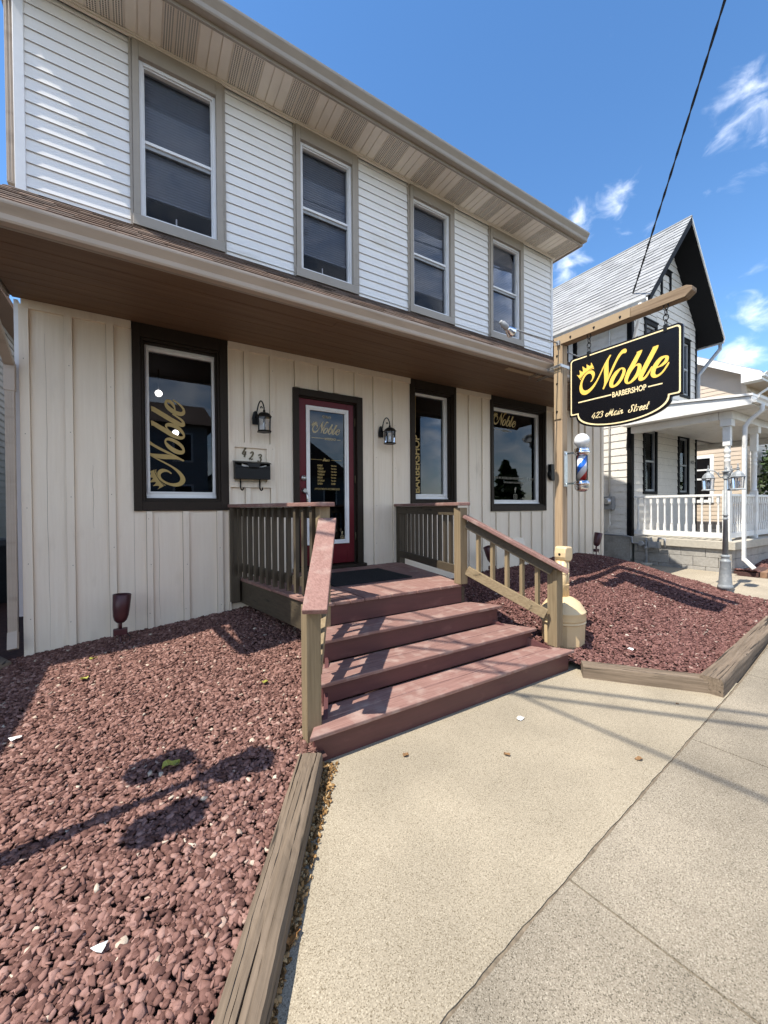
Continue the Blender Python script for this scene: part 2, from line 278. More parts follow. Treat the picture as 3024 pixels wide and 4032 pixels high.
# ================================================================ builders
def rootloc(p):
    while p.parent is not None: p = p.parent
    return p.location
class MB:
    def __init__(s): s.v = []; s.f = []; s.smooth = set()
    def add(s, vs, fs, smooth=False):
        o = len(s.v); s.v += [tuple(v) for v in vs]
        if smooth: s.smooth.update(range(len(s.f), len(s.f)+len(fs)))
        s.f += [tuple(i+o for i in f) for f in fs]; return s
    def box(s, x0, x1, y0, y1, z0, z1):
        return s.add([(x0,y0,z0),(x1,y0,z0),(x1,y1,z0),(x0,y1,z0),(x0,y0,z1),(x1,y0,z1),(x1,y1,z1),(x0,y1,z1)],
              [(0,3,2,1),(4,5,6,7),(0,1,5,4),(1,2,6,5),(2,3,7,6),(3,0,4,7)])
    def hexa(s, b, t):
        """bottom quad + top quad (4 points each, same winding ccw from above)"""
        return s.add(list(b)+list(t), [(0,3,2,1),(4,5,6,7),(0,1,5,4),(1,2,6,5),(2,3,7,6),(3,0,4,7)])
    def bar(s, a, b, w, h, up=(0,0,1)):
        """rectangular bar from a to b; w = sideways, h = along up"""
        a, b = Vector(a), Vector(b); d = (b-a).normalized(); up = Vector(up)
        sd = d.cross(up).normalized()*w/2; uv = sd.cross(d).normalized()*h/2
        q = [-sd-uv, sd-uv, sd+uv, -sd+uv]
        return s.add([a+k for k in q]+[b+k for k in q], [(3,2,1,0),(4,5,6,7),(0,1,5,4),(1,2,6,5),(2,3,7,6),(3,0,4,7)])
    def prism(s, poly, vec):
        """poly: planar 3D loop, extruded along vec"""
        n = len(poly); vec = Vector(vec); a = [Vector(p) for p in poly]; nrm = Vector((0,0,0))
        for i in range(n): nrm += a[i].cross(a[(i+1) % n])
        if nrm.dot(vec) < 0: a.reverse()
        vs = a + [p+vec for p in a]
        fs = [tuple(reversed(range(n))), tuple(range(n, 2*n))] + [(i, (i+1) % n, (i+1) % n+n, i+n) for i in range(n)]
        return s.add(vs, fs)
    def tube(s, pts, r, n=8, smooth=True):
        pts = [Vector(p) for p in pts]; rs = r if isinstance(r, (list, tuple)) else [r]*len(pts)
        vs = []; fs = []; prev = None
        for i, p in enumerate(pts):
            d = (pts[min(i+1, len(pts)-1)]-pts[max(i-1, 0)]).normalized()
            if prev is None:
                a = Vector((0,0,1)) if abs(d.z) < .9 else Vector((1,0,0)); sd = d.cross(a).normalized()
            else:
                sd = (prev - d*prev.dot(d)).normalized()
            prev = sd; u = sd.cross(d)
            for k in range(n):
                t = 2*math.pi*k/n; vs.append(p + (sd*math.cos(t)+u*math.sin(t))*rs[i])
        for i in range(len(pts)-1):
            for k in range(n):
                fs.append((i*n+k, (i+1)*n+k, (i+1)*n+(k+1) % n, i*n+(k+1) % n))
        s.add(vs, fs, smooth); o = len(s.v)-len(vs)
        s.f.append(tuple(o+k for k in range(n))); s.f.append(tuple(o+len(vs)-n+k for k in reversed(range(n))))
        return s
    def lathe(s, c, prof, n=20, smooth=True, rot=0, sx=1, axis=None):
        """prof: list of (r, z) from bottom to top about vertical axis at c (or about axis)"""
        c = Vector(c); vs = []; fs = []
        q = axis.to_track_quat('Z', 'Y') if axis is not None else Quaternion()
        for (r, z) in prof:
            for k in range(n):
                t = 2*math.pi*k/n+rot; vs.append(c + q @ Vector((r*math.cos(t), r*math.sin(t), z)))
        m_ = len(prof)
        for i in range(m_-1):
            for k in range(n): fs.append((i*n+k, i*n+(k+1) % n, (i+1)*n+(k+1) % n, (i+1)*n+k))
        s.add(vs, fs, smooth); o = len(s.v)-len(vs)
        s.f.append(tuple(o+k for k in reversed(range(n)))); s.f.append(tuple(o+(m_-1)*n+k for k in range(n)))
        return s
    def tri(s, mesh_vf, fn):
        vs, fs = mesh_vf; return s.add([fn(v) for v in vs], fs)
    def build(s, name, material, parent=None, bev=0, kind=None):
        me = bpy.data.meshes.new(name); off = rootloc(parent) if parent else Vector((0,0,0))
        me.from_pydata([tuple(Vector(v)-off) for v in s.v], [], s.f)
        me.validate(verbose=False)
        mats = material if isinstance(material, (list, tuple)) else [material]
        for k in mats: me.materials.append(k)
        if s.smooth:
            fl = [False]*len(me.polygons)
            for i in s.smooth:
                if i < len(fl): fl[i] = True
            me.polygons.foreach_set('use_smooth', fl)
        o = bpy.data.objects.new(name, me); COL.objects.link(o)
        if parent: o.parent = parent
        if bev:
            b = o.modifiers.new('bevel', 'BEVEL'); b.width = bev; b.segments = 2; b.limit_method = 'ANGLE'; b.angle_limit = R(40)
        if kind: o['kind'] = kind
        return o
def thing(name, label, cat, loc=(0,0,0), group=None):
    o = bpy.data.objects.new(name, None); COL.objects.link(o); o.location = loc; o.empty_display_size = .2
    o['label'] = label; o['category'] = cat
    if group: o['group'] = group
    return o
def tag(o, label, cat, group=None):
    o['label'] = label; o['category'] = cat
    if group: o['group'] = group
    return o
def copy_tree(o, parent=None):
    c = o.copy(); COL.objects.link(c)
    if parent: c.parent = parent
    for ch in list(o.children): copy_tree(ch, c)
    return c
def arc(c, r, a0, a1, n, ax='xz'):
    out = []
    for i in range(n+1):
        t = R(a0+(a1-a0)*i/n); p = [c[0], c[1], c[2]]
        p['xyz'.index(ax[0])] += r*math.cos(t); p['xyz'.index(ax[1])] += r*math.sin(t); out.append(tuple(p))
    return out
# ---- lettering
def curve_fill(contours, smooth_flags):
    """2D contours -> triangulated (verts2d, faces); even-odd fill"""
    cu = bpy.data.curves.new('tmp', 'CURVE'); cu.dimensions = '2D'; cu.fill_mode = 'FRONT'
    for pts, sm in zip(contours, smooth_flags):
        P = list(pts)
        if sm:
            Q = []; n = len(P)
            for i in range(n):
                p0, p1, p2, p3 = [Vector(P[(i+k-1) % n]) for k in range(4)]
                for t in (0, .33, .67):
                    Q.append(.5*((2*p1)+(p2-p0)*t+(2*p0-5*p1+4*p2-p3)*t*t+(3*p1-p0-3*p2+p3)*t**3))
            P = [tuple(q) for q in Q]
        sp = cu.splines.new('POLY'); sp.points.add(len(P)-1); sp.use_cyclic_u = True
        for q, p in zip(sp.points, P): q.co = (p[0], p[1], 0, 1)
    return eval_curve(cu)
def eval_curve(cu):
    o = bpy.data.objects.new('tmp', cu); COL.objects.link(o); dg = bpy.context.evaluated_depsgraph_get(); dg.update()
    me = bpy.data.meshes.new_from_object(o.evaluated_get(dg))
    r = ([tuple(v.co) for v in me.vertices], [tuple(p.vertices) for p in me.polygons])
    bpy.data.objects.remove(o); bpy.data.curves.remove(cu); bpy.data.meshes.remove(me)
    return r
def text_vf(txt, w, h, bold=0.0, shear=0, spacing=1.0):
    """text filled into a w x h box with its lower left corner at 0,0"""
    cu = bpy.data.curves.new('tmp', 'FONT'); cu.body = txt; cu.size = 1; cu.offset = bold; cu.shear = shear; cu.space_character = spacing
    vs, fs = eval_curve(cu)
    xs = [v[0] for v in vs]; ys = [v[1] for v in vs]
    kx = w/(max(xs)-min(xs)); ky = h/(max(ys)-min(ys))
    return [((v[0]-min(xs))*kx, (v[1]-min(ys))*ky, 0) for v in vs], fs
def rect_vf(x0, x1, y0, y1): return [(x0,y0,0),(x1,y0,0),(x1,y1,0),(x0,y1,0)], [(0,1,2,3)]
def stroke_vf(pts, wid):
    """thick polyline ribbon with pen widths"""
    P = [Vector((p[0], p[1])) for p in pts]; W = wid if isinstance(wid, (list, tuple)) else [wid]*len(P); a = []; b = []
    for i, p in enumerate(P):
        d = (P[min(i+1, len(P)-1)]-P[max(i-1, 0)]); d = d.normalized() if d.length else Vector((1,0)); nn = Vector((-d.y, d.x))*W[i]/2
        a.append(p+nn); b.append(p-nn)
    n = len(P)
    return [(q.x, q.y, 0) for q in a+b], [(i, i+n, i+1+n, i+1) for i in range(n-1)]
LOGO = [[(167,221),(174,211),(193,228),(212,259),(221,297),(215,320),(201,339),(178,350),(148,349),(117,338),(86,314),(58,277),(39,233),(27,184),(31,141),(42,112),(62,90),(90,77),(117,77),(147,88),(178,108),(208,136),(238,176),(267,222),(296,275),(325,331),(341,365),(334,339),(329,305),(329,269),(331,226),(332,172),(328,137),(319,111),(313,95),(319,87),(328,87),(339,106),(360,143),(385,186),(409,232),(437,286),(464,337),(488,378),(512,409),(531,428),(544,432),(565,428),(580,437),(582,456),(572,475),(553,479),(531,472),(510,454),(485,425),(458,381),(430,331),(403,276),(385,239),(375,204),(377,223),(382,257),(382,299),(382,353),(383,394),(392,423),(404,441),(411,452),(406,462),(397,462),(382,444),(357,413),(329,369),(300,317),(267,258),(238,212),(204,174),(170,146),(140,130),(113,126),(90,133),(72,153),(64,185),(64,219),(74,254),(94,289),(117,312),(144,320),(163,316),(178,302),(187,281),(188,259),(182,239)],[(-9,352),(7,339),(23,333),(33,344),(32,367),(27,393),(35,390),(51,374),(66,364),(74,373),(70,400),(66,430),(72,428),(92,407),(109,392),(120,397),(120,419),(118,438),(125,437),(142,421),(159,409),(172,412),(174,428),(175,444),(180,441),(208,377),(178,377),(136,360),(90,335),(51,305),(31,289)],[(209,371),(180,371),(138,355),(94,329),(56,301),(35,283),(35,275),(44,272),(47,287),(78,314),(121,341),(163,357),(197,364),(210,355)],[(544,274),(563,259),(571,234),(565,200),(548,161),(523,123),(488,92),(448,78),(417,79),(397,96),(390,123),(394,159),(412,199),(444,241),(479,266),(514,278)],[(529,261),(538,251),(536,227),(523,191),(501,152),(475,123),(453,106),(439,102),(434,114),(437,138),(453,174),(475,209),(497,236),(516,257)],[(685,397),(710,402),(738,405),(742,398),(732,371),(710,331),(686,287),(668,256),(686,269),(706,270),(726,257),(735,228),(730,191),(714,149),(690,117),(657,91),(624,76),(595,74),(572,86),(559,109),(558,140),(570,182),(587,221),(616,269),(645,317),(670,357),(688,386)],[(693,246),(695,228),(686,191),(670,157),(645,125),(624,104),(603,93),(595,101),(595,121),(608,157),(628,195),(653,227),(674,247),(684,250)],[(843,397),(866,400),(895,402),(899,396),(892,371),(869,329),(843,283),(812,230),(785,183),(762,139),(748,113),(749,104),(762,107),(783,129),(805,160),(824,188),(834,198),(842,191),(837,176),(818,144),(793,104),(770,83),(746,73),(722,73),(706,86),(702,109),(710,141),(730,187),(758,238),(789,292),(820,346),(839,381),(845,390)],[(998,188),(993,170),(973,139),(948,106),(918,81),(888,69),(858,69),(836,84),(824,108),(825,138),(835,177),(854,213),(881,246),(914,269),(944,273),(973,268),(991,254),(994,234),(987,208),(966,186),(936,171),(903,166),(879,161),(872,141),(868,117),(872,103),(885,94),(907,99),(933,118),(955,145),(973,172),(987,192),(994,194)],[(892,180),(907,182),(933,201),(955,223),(960,245),(955,249),(936,241),(914,217),(900,195)]]
def merge_vf(parts):
    V = []; F = []
    for v, f in parts: o = len(V); V += list(v); F += [tuple(i+o for i in g) for g in f]
    return V, F
_lg = [[(x/1000, y/1000) for x, y in c] for c in LOGO]
_lf = merge_vf([curve_fill([_lg[0]], [True]), curve_fill([_lg[1]], [False]), curve_fill([_lg[2]], [False]), curve_fill(_lg[3:5], [True]*2), curve_fill(_lg[5:7], [True]*2), curve_fill([_lg[7]], [True]), curve_fill(_lg[8:10], [True]*2)])
# script glyphs as pen strokes in a 1-high box (advance, strokes)
GL = {
 '4': (.62, [[(.46,1),(.06,.34),(.62,.34)],[(.5,.62),(.36,0)]]),
 '2': (.60, [[(.16,.76),(.3,.97),(.5,.95),(.55,.74),(.36,.4),(.04,.05),(.2,.1),(.4,.02),(.54,.12)]]),
 '3': (.62, [[(.12,.80),(.22,.96),(.42,.98),(.55,.84),(.48,.64),(.26,.54)],[(.26,.54),(.48,.50),(.56,.28),(.42,.05),(.2,.02),(.04,.18)]]),
 'M': (1.35, [[(.30,.42),(.14,.5),(.02,.28),(.08,.04),(.28,.06),(.50,.45),(.72,1)],[(.72,1),(.68,.5),(.6,.05)],[(.6,.05),(.88,.55),(1.14,1)],[(1.14,1),(1.04,.5),(1.0,.12),(1.08,.0),(1.22,.12)]]),
 'a': (.56, [[(.46,.5),(.3,.58),(.1,.38),(.06,.1),(.18,.0),(.34,.15),(.46,.5)],[(.46,.5),(.4,.12),(.46,.0),(.58,.12)]]),
 'i': (.34, [[(.2,.5),(.12,.12),(.18,.0),(.32,.12)],[(.27,.74),(.30,.80)]]),
 'n': (.64, [[(.12,.54),(.03,.0)],[(.06,.2),(.28,.53),(.4,.5),(.36,.2),(.38,.02),(.52,.08),(.62,.2)]]),
 'S': (.86, [[(.8,.84),(.66,1),(.46,.95),(.42,.72),(.58,.46),(.56,.16),(.34,.0),(.1,.06),(.04,.26),(.2,.42)]]),
 't': (.46, [[(.30,1.0),(.12,.14),(.18,.0),(.34,.1)],[(.0,.64),(.46,.64)]]),
 'r': (.50, [[(.04,.46),(.15,.58),(.09,.0)],[(.12,.34),(.27,.56),(.43,.50)]]),
 'e': (.52, [[(.1,.24),(.32,.34),(.38,.50),(.24,.58),(.07,.32),(.1,.05),(.26,.0),(.48,.16)]]),
 'H': (1.1, [[(.3,.4),(.1,.46),(.04,.1),(.24,.06),(.5,1)],[(.92,1),(.7,.02)],[(.36,.52),(.8,.54)]]),
 'o': (.5, [[(.3,.56),(.1,.42),(.06,.1),(.2,.0),(.38,.16),(.4,.46),(.28,.56),(.5,.5)]]),
 'u': (.6, [[(.12,.54),(.05,.1),(.16,.0),(.34,.16),(.46,.54)],[(.46,.54),(.4,.1),(.46,.0),(.6,.12)]]),
 's': (.42, [[(.12,.16),(.3,.58),(.32,.2),(.18,.0),(.04,.08)]]), ' ': (.5, [])}
def script_vf(txt, w, h, pen=.10, shear=.28):
    x = 0; V = []; F = []; segs = []
    for ch in txt:
        adv, st = GL[ch]
        for s_ in st: segs.append([(x+p[0]+shear*p[1], p[1]) for p in s_])
        x += adv
    for s_ in segs:
        Q = []; n = len(s_)
        for i in range(n-1):
            p0, p1, p2, p3 = Vector(s_[max(i-1,0)]), Vector(s_[i]), Vector(s_[i+1]), Vector(s_[min(i+2,n-1)])
            for t in (0, .25, .5, .75): Q.append(.5*((2*p1)+(p2-p0)*t+(2*p0-5*p1+4*p2-p3)*t*t+(3*p1-p0-3*p2+p3)*t**3))
        Q.append(Vector(s_[-1])); k = w/(x+shear)
        Q = [(q[0]*k, q[1]*h) for q in Q]
        W = []
        for i in range(len(Q)):
            d = Vector(Q[min(i+1,len(Q)-1)])-Vector(Q[max(i-1,0)]); a = abs(d.normalized().y) if d.length else .5
            W.append(h*pen*(.75+.6*a))
        v, f = stroke_vf(Q, W); o = len(V); V += v; F += [tuple(i+o for i in g) for g in f]
    return V, F

# ---- cladding
def lapped(mb, a0, a1, z0, z1, ex, dep, place, clip=None):
    """clapboard courses: place(a, out, z) -> point; out is distance proud of the wall"""
    z = z0
    while z < z1-.004:
        zt = min(z+ex, z1)
        l0, r0_ = (a0, a1) if clip is None else clip(z)
        l1, r1 = (a0, a1) if clip is None else clip(zt)
        if r0_-l0 > .02:
            if r1 < l1: l1 = r1 = (l1+r1)/2
            mb.add([place(l0,dep,z), place(r0_,dep,z), place(r1,.003,zt), place(l1,.003,zt), place(l0,-.001,z+dep*.75), place(r0_,-.001,z+dep*.75)], [(0,1,2,3),(4,5,1,0)])
        z = zt
def shingles(mb, p00, p10, p01, rows, tab, jit=.25, th=.007):
    """roof plane from eave start p00, eave end p10, ridge start p01: rows of separate tabs"""
    p00, p10, p01 = Vector(p00), Vector(p10), Vector(p01)
    e = p10-p00; s = p01-p00; nrm = e.cross(s).normalized(); nrm = nrm if nrm.z > 0 else -nrm
    L_ = e.length
    for i in range(rows):
        x = -random.random()*tab
        while x < L_:
            wd = tab*(1+random.uniform(-jit, jit)); a = max(0, x)/L_; b = min(L_, x+wd-.004)/L_; x += wd
            if b <= a: continue
            lo = i/rows - random.uniform(0, .06)/rows*(i > 0); hi = min(1, (i+1.05)/rows)
            up = nrm*(th*random.uniform(.8, 1.7)); dn = nrm*.001
            q = [p00+e*a+s*lo, p00+e*b+s*lo, p00+e*b+s*hi, p00+e*a+s*hi]
            mb.add([q[0]+up, q[1]+up, q[2]+dn, q[3]+dn, q[0], q[1]], [(0,1,2,3),(4,5,1,0),(4,0,3),(5,2,1)])

# ================================================================ ground
def G(x):      # street level rises gently towards the right
    return 0 if x < 4.4 else min(.05*(x-4.4), .21)
mb = MB(); mb.box(-400, 400, -400, 400, -.60, -.45); mb.build('ground', M['grass'], kind='structure')
def sheet(name, outline_fn, xs, ys, zf, mt):
    mb = MB(); vs = []; fs = []; nx, ny = len(xs), len(ys)
    for x in xs:
        for y in ys: vs.append((x, y, zf(x, y)))
    for i in range(nx-1):
        for j in range(ny-1):
            if outline_fn((xs[i]+xs[i+1])/2, (ys[j]+ys[j+1])/2): fs.append((i*ny+j, (i+1)*ny+j, (i+1)*ny+j+1, i*ny+j+1))
    mb.add(vs, fs); return mb.build(name, mt, kind='structure')
J0 = Vector((1.43, -3.67)); JD = Vector((.9953, .0971)); JN = Vector((.0971, -.9953))
def jp(s, t): return J0 + JD*s + JN*t
XS = [-60, -12, 4.4, 5.5, 6.5, 7.5, 8.6, 20, 60]
# soil under everything near the house, a few cm below the walking surfaces
mb = MB()
for a, b in zip(XS[:-1], XS[1:]):
    mb.add([(a,-5.25,G(a)-.03),(b,-5.25,G(b)-.03),(b,25,G(b)-.03),(a,25,G(a)-.03)], [(0,1,2,3)])
mb.build('yard_soil', M['groove'], kind='structure')
# road with kerb
mb = MB()
for a, b in zip(XS[:-1], XS[1:]):
    mb.add([(a,-14,G(a)-.15),(b,-14,G(b)-.15),(b,-5.3,G(b)-.15),(a,-5.3,G(a)-.15)], [(0,1,2,3)])
mb.build('road', M['asphalt'], kind='structure')
mb = MB()
for a, b in zip(XS[:-1], XS[1:]):
    mb.hexa([(a,-5.4,G(a)-.4),(b,-5.4,G(b)-.4),(b,-5.25,G(b)-.4),(a,-5.25,G(a)-.4)], [(a,-5.4,G(a)-.004),(b,-5.4,G(b)-.004),(b,-5.25,G(b)-.004),(a,-5.25,G(a)-.004)])
    mb.hexa([(a,-17,G(a)-.4),(b,-17,G(b)-.4),(b,-14,G(b)-.4),(a,-14,G(a)-.4)], [(a,-17,G(a)),(b,-17,G(b)),(b,-14,G(b)),(a,-14,G(a))])
mb.build('kerb', M['concrete_walk'], kind='structure')
# sidewalk slabs with open joints
mb = MB()
def wob(k): return .0016*math.sin(k*5.1)+.0016*math.sin(k*17.7+1)+.0012*math.sin(k*41)
for k in range(-6, 12):
    s0, s1 = k*1.53+.005, (k+1)*1.53-.005
    n = 40
    for i in range(n):
        a, b = s0+(s1-s0)*i/n, s0+(s1-s0)*(i+1)/n
        for t0, t1 in ((0, 1.62),):
            q = [jp(a, t1), jp(b, t1), jp(b, t0+.006+wob(b*2)), jp(a, t0+.006+wob(a*2))]
            mb.hexa([(p.x,p.y,G(p.x)-.1) for p in q], [(p.x,p.y,G(p.x)) for p in q])
mb.build('sidewalk', M['concrete_walk'], kind='structure')
mb = MB()
for a_, b_ in ((jp(-3,0), jp(2.9,0)), (jp(2.9,0), jp(8,0))): d_ = JN*.012; mb.add([(a_.x-d_.x,a_.y-d_.y,G(a_.x)-.007),(a_.x+d_.x,a_.y+d_.y,G(a_.x)-.007),(b_.x+d_.x,b_.y+d_.y,G(b_.x)-.007),(b_.x-d_.x,b_.y-d_.y,G(b_.x)-.007)], [(0,1,2,3)])
for k in range(-2, 5):
    a_, b_ = jp(k*1.53,.02), jp(k*1.53,1.6); d_ = JD*.008; mb.add([(a_.x-d_.x,a_.y-d_.y,G(a_.x)-.007),(b_.x-d_.x,b_.y-d_.y,G(a_.x)-.007),(b_.x+d_.x,b_.y+d_.y,G(a_.x)-.007),(a_.x+d_.x,a_.y+d_.y,G(a_.x)-.007)], [(0,1,2,3)])
mb.build('joint_dirt', M['groove'], kind='structure')
# walkway pad between the steps, the timbers and the sidewalk
mb = MB(); n = 110
for i in range(n):
    a, b = -1.5+4.28*i/n, -1.5+4.28*(i+1)/n
    q = [jp(a, -.006+wob(a*2+9)), jp(b, -.006+wob(b*2+9))]
    p0, p1 = jp(a, -1.75), jp(b, -1.75)
    mb.hexa([(q[0].x,q[0].y,-.1),(q[1].x,q[1].y,-.1),(p1.x,p1.y,-.1),(p0.x,p0.y,-.1)], [(q[0].x,q[0].y,.0),(q[1].x,q[1].y,.0),(p1.x,p1.y,.0),(p0.x,p0.y,.0)])
mb.build('walkway', M['concrete_pad'], kind='structure')
# neighbour's path
mb = MB()
def pslab(q, z=None):
    mb.hexa([(x,y,-.05) for x, y in q], [(x,y,(G(x)+.012) if z is None else z) for x, y in q])
pslab([(7.0,-3.02),(9.0,-2.83),(9.0,-1.95),(7.0,-1.95)])
pslab([(7.0,-1.94),(9.2,-1.94),(9.2,.2),(7.9,.2)])
pslab([(7.9,.21),(9.2,.21),(9.2,7),(8.2,7)])
pslab([(9.01,-2.83),(13.5,-2.4),(13.5,-2.22),(9.01,-2.65)])
mb.build('path', M['concrete_path'], kind='structure')
mb = MB(); mb.add([(-2.4,-.2,.10),(-.9,-.2,.13),(-.9,9,.1),(-2.4,9,.1)], [(0,1,2,3)]); mb.build('side_yard', M['soil'], kind='structure')

# ---------------------------------------------------------------- gravel beds
def sm(t): t = max(0, min(1, t)); return t*t*(3-2*t)
TL0, TL1 = Vector((.80,-2.50)), Vector((-.06,-3.95))     # left timber centre line (towards the street)
def left_in(x, y):
    d = (TL1-TL0); nx = Vector((-d.y, d.x)).normalized(); k = (Vector((x,y))-TL0).dot(nx)
    if y > -2.5: return x < .86 or y > -2.36
    return k < -.036
def hl(x, y):
    hw = .27+.09*max(-.9, min(1.6, x)); return .075+(hw-.075)*sm((y+2.9)/2.9) + .012*math.sin(x*5+1)*math.sin(y*4)
TR0, TR1, TR2 = Vector((3.28,-2.62)), Vector((3.84,-3.32)), Vector((7.2,-3.0))
def segd(p, a, b):
    t = max(0, min(1, (p-a).dot(b-a)/(b-a).length_squared)); return (p-(a+(b-a)*t)).length
PE = [Vector(p) for p in ((8.46,.02),(8.25,-.75),(8.05,-1.35),(7.75,-1.9),(7.38,-2.42),(7.12,-2.98))]
def right_d(x, y):
    p = Vector((x, y)); d = min(segd(p, TR0, TR1), segd(p, TR1, TR2))
    return d, min(segd(p, PE[i], PE[i+1]) for i in range(len(PE)-1))
def pip(x, y, poly):
    c = False; n = len(poly)
    for i in range(n):
        a, b = poly[i], poly[(i+1) % n]
        if (a[1] > y) != (b[1] > y) and x < (b[0]-a[0])*(y-a[1])/(b[1]-a[1])+a[0]: c = not c
    return c
RPOLY = [(2.7,.0),(2.9,-1.2),(3.05,-2.1),(3.3,-2.4),(3.33,-2.57),(3.88,-3.25),(5.5,-3.10),(7.12,-2.95)] + [tuple(p) for p in reversed(PE[:-1])]
def right_in(x, y): return pip(x, y, RPOLY)
def hr(x, y):
    d1, d2 = right_d(x, y)
    base = .06+.15*sm((x-5)/3)
    return base + .36*sm(d1/1.9)*sm(.12+d2/1.3)*(.55+.45*sm((x-2.6)/2.4)) + .012*math.sin(x*4)*math.sin(y*5+1)
fr = lambda a, b, n: [a+(b-a)*i/n for i in range(n+1)]
sheet('left_bed_soil', lambda x, y: left_in(x, y) and y < .0, fr(-2.3,1.6,50), fr(-4.6,.0,60), lambda x, y: hl(x, y)-.02, M['soil'])
sheet('right_bed_soil', right_in, fr(2.6,8.6,90), fr(-3.4,.02,56), lambda x, y: hr(x, y)-.02, M['soil'])
def hull_proto(k, flat):
    """flat angular chip: an irregular polygon slab with slanted faces"""
    rng = np.random.RandomState(k+40); bm = bmesh.new(); n = rng.randint(4, 7); asp = rng.uniform(.6, .95); sl = rng.uniform(-.25, .25, 2)
    an = np.sort((np.arange(n)+rng.uniform(-.32, .32, n))*2*np.pi/n)
    for a_ in an:
        r1 = rng.uniform(.78, 1.08); x, y = math.cos(a_)*r1, math.sin(a_)*r1*asp; s = rng.uniform(.66, .95)
        bm.verts.new((x*s, y*s, flat*rng.uniform(.45, .75)+sl[0]*x*flat+sl[1]*y*flat)); bm.verts.new((x, y, -flat*rng.uniform(.1, .7)))
    r = bmesh.ops.convex_hull(bm, input=bm.verts); bmesh.ops.delete(bm, geom=[g for g in r['geom_interior'] if isinstance(g, bmesh.types.BMVert)], context='VERTS')
    bmesh.ops.triangulate(bm, faces=bm.faces); bm.verts.index_update()
    out = np.array([v.co[:] for v in bm.verts]), np.array([[v.index for v in f.verts] for f in bm.faces]); bm.free(); return out
PROTO = [hull_proto(k, f) for k, f in enumerate([.28,.36,.5,.32,.4,.24,.6,.36,.3,.44,.27,.34]*3)]
def scatter(name, n, area, inside, hf, smin, smax, mt, tilt=.36, lift=.38, label=None, cat=None, near=None):
    x0, x1, y0, y1 = area; V = []; F = []; o = 0; cnt = 0
    while cnt < n:
        x, y = random.uniform(x0, x1), random.uniform(y0, y1)
        if not inside(x, y): cnt += .2; continue
        cnt += 1
        v, f = PROTO[random.randrange(len(PROTO))]
        s = smin+(smax-smin)*random.random()**1.4 if random.random() < .8 else random.uniform(smin*.5, smin)
        M3 = np.array(Matrix.Rotation(random.uniform(0, 6.28), 3, 'Z') @ Matrix.Rotation(random.gauss(0, tilt), 3, 'X') @ Matrix.Rotation(random.gauss(0, tilt), 3, 'Y'))
        p = (v*s) @ M3.T + np.array((x, y, hf(x, y)+random.uniform(-.3, 1)*lift*s))
        V.append(p); F.append(f+o); o += len(v)
    V = np.concatenate(V).astype(np.float32); F = np.concatenate(F).astype(np.int32)
    me = bpy.data.meshes.new(name); me.vertices.add(len(V)); me.vertices.foreach_set('co', V.ravel())
    me.loops.add(F.size); me.loops.foreach_set('vertex_index', F.ravel()); me.polygons.add(len(F))
    me.polygons.foreach_set('loop_start', np.arange(0, F.size, 3, dtype=np.int32))
    me.update(calc_edges=True); me.materials.append(mt)
    ob = bpy.data.objects.new(name, me); COL.objects.link(ob); ob['kind'] = 'stuff'
    if label: ob['label'] = label; ob['category'] = cat
    return ob
scatter('left_gravel', 72000, (-1.6,1.3,-4.35,-.0), lambda x, y: left_in(x, y) and y < -.01 and x > -1.6-.2*y, hl, .0105, .025, M['gravel'], label='crushed red lava stone in the bed left of the steps', cat='gravel')
scatter('right_gravel', 68000, (2.75,8.5,-3.3,-.0), right_in, hr, .0125, .025, M['gravel_far'], label='crushed red lava stone in the mounded bed right of the steps', cat='gravel')
# leaf litter along the left timber and under the timbers on the right
def debris_in(x, y):
    d = (TL1-TL0).normalized(); k = (Vector((x,y))-TL0); nx = Vector((-d.y, d.x)); s = k.dot(d); c = abs(k.dot(nx)) if k.dot(nx)*1 > 0 else -1
    return -.05 < s < 1.25 and .06 < c < .075+.10*random.random()**1.5*max(.12, .95-s*.75)
scatter('leaf_litter', 9000, (.1,1.0,-3.5,-2.4), debris_in, lambda x, y: .004, .005, .016, M['debris'], tilt=.7, lift=.8, label='dry leaf litter caught between the left timber and the concrete', cat='leaf litter')

# ---------------------------------------------------------------- landscape timbers
def timber(name, a, b, w, h, z, label, group, mt, seed):
    t = thing(name, label, 'timber', (a.x, a.y, z), group)
    d = b-a; L_ = d.length; t.rotation_euler = (0, 0, math.atan2(d.y, d.x)-math.pi/2)
    rng = random.Random(seed); mb = MB(); N = int(L_/.035); prof = [(-.5,0),(.5,0),(.5,.80),(.455,.97)]
    notch = {}
    for u in (.30,.12,-.05,-.24):
        prof += [(u+.022,1),(u,1),(u-.022,1)]; notch[len(prof)-2] = rng.uniform(0,6)
    prof += [(-.46,.965),(-.5,.80)]; k = len(prof)
    ph = [rng.uniform(0,6) for _ in prof]; vs = []
    for i in range(N+1):
        s = L_*i/N
        for q, (u, v) in enumerate(prof):
            jx = .0015*math.sin(s*9+ph[q])+rng.uniform(-.0012,.0012); jz = (.0022*math.sin(s*7+ph[q]*2)+rng.uniform(-.0016,.0016))*(v > .5)
            if q in notch:
                jz -= .013*max(0, math.sin(s*2.3+notch[q])+.35*math.sin(s*9+notch[q]))
            ux = u*w + (.006*math.sin(s*1.7+round(u*5)) if v == 1 else 0)
            vs.append((a.x+ux+jx, a.y+s, z+v*h+jz))
    fs = [(i*k+j, i*k+(j+1) % k, (i+1)*k+(j+1) % k, (i+1)*k+j) for i in range(N) for j in range(k)]
    fs += [tuple(range(k)), tuple(N*k+j for j in reversed(range(k)))]
    mb.add(vs, fs); mb.build('beam', mt, t); return t
GT = 'landscape timbers edging the gravel beds'
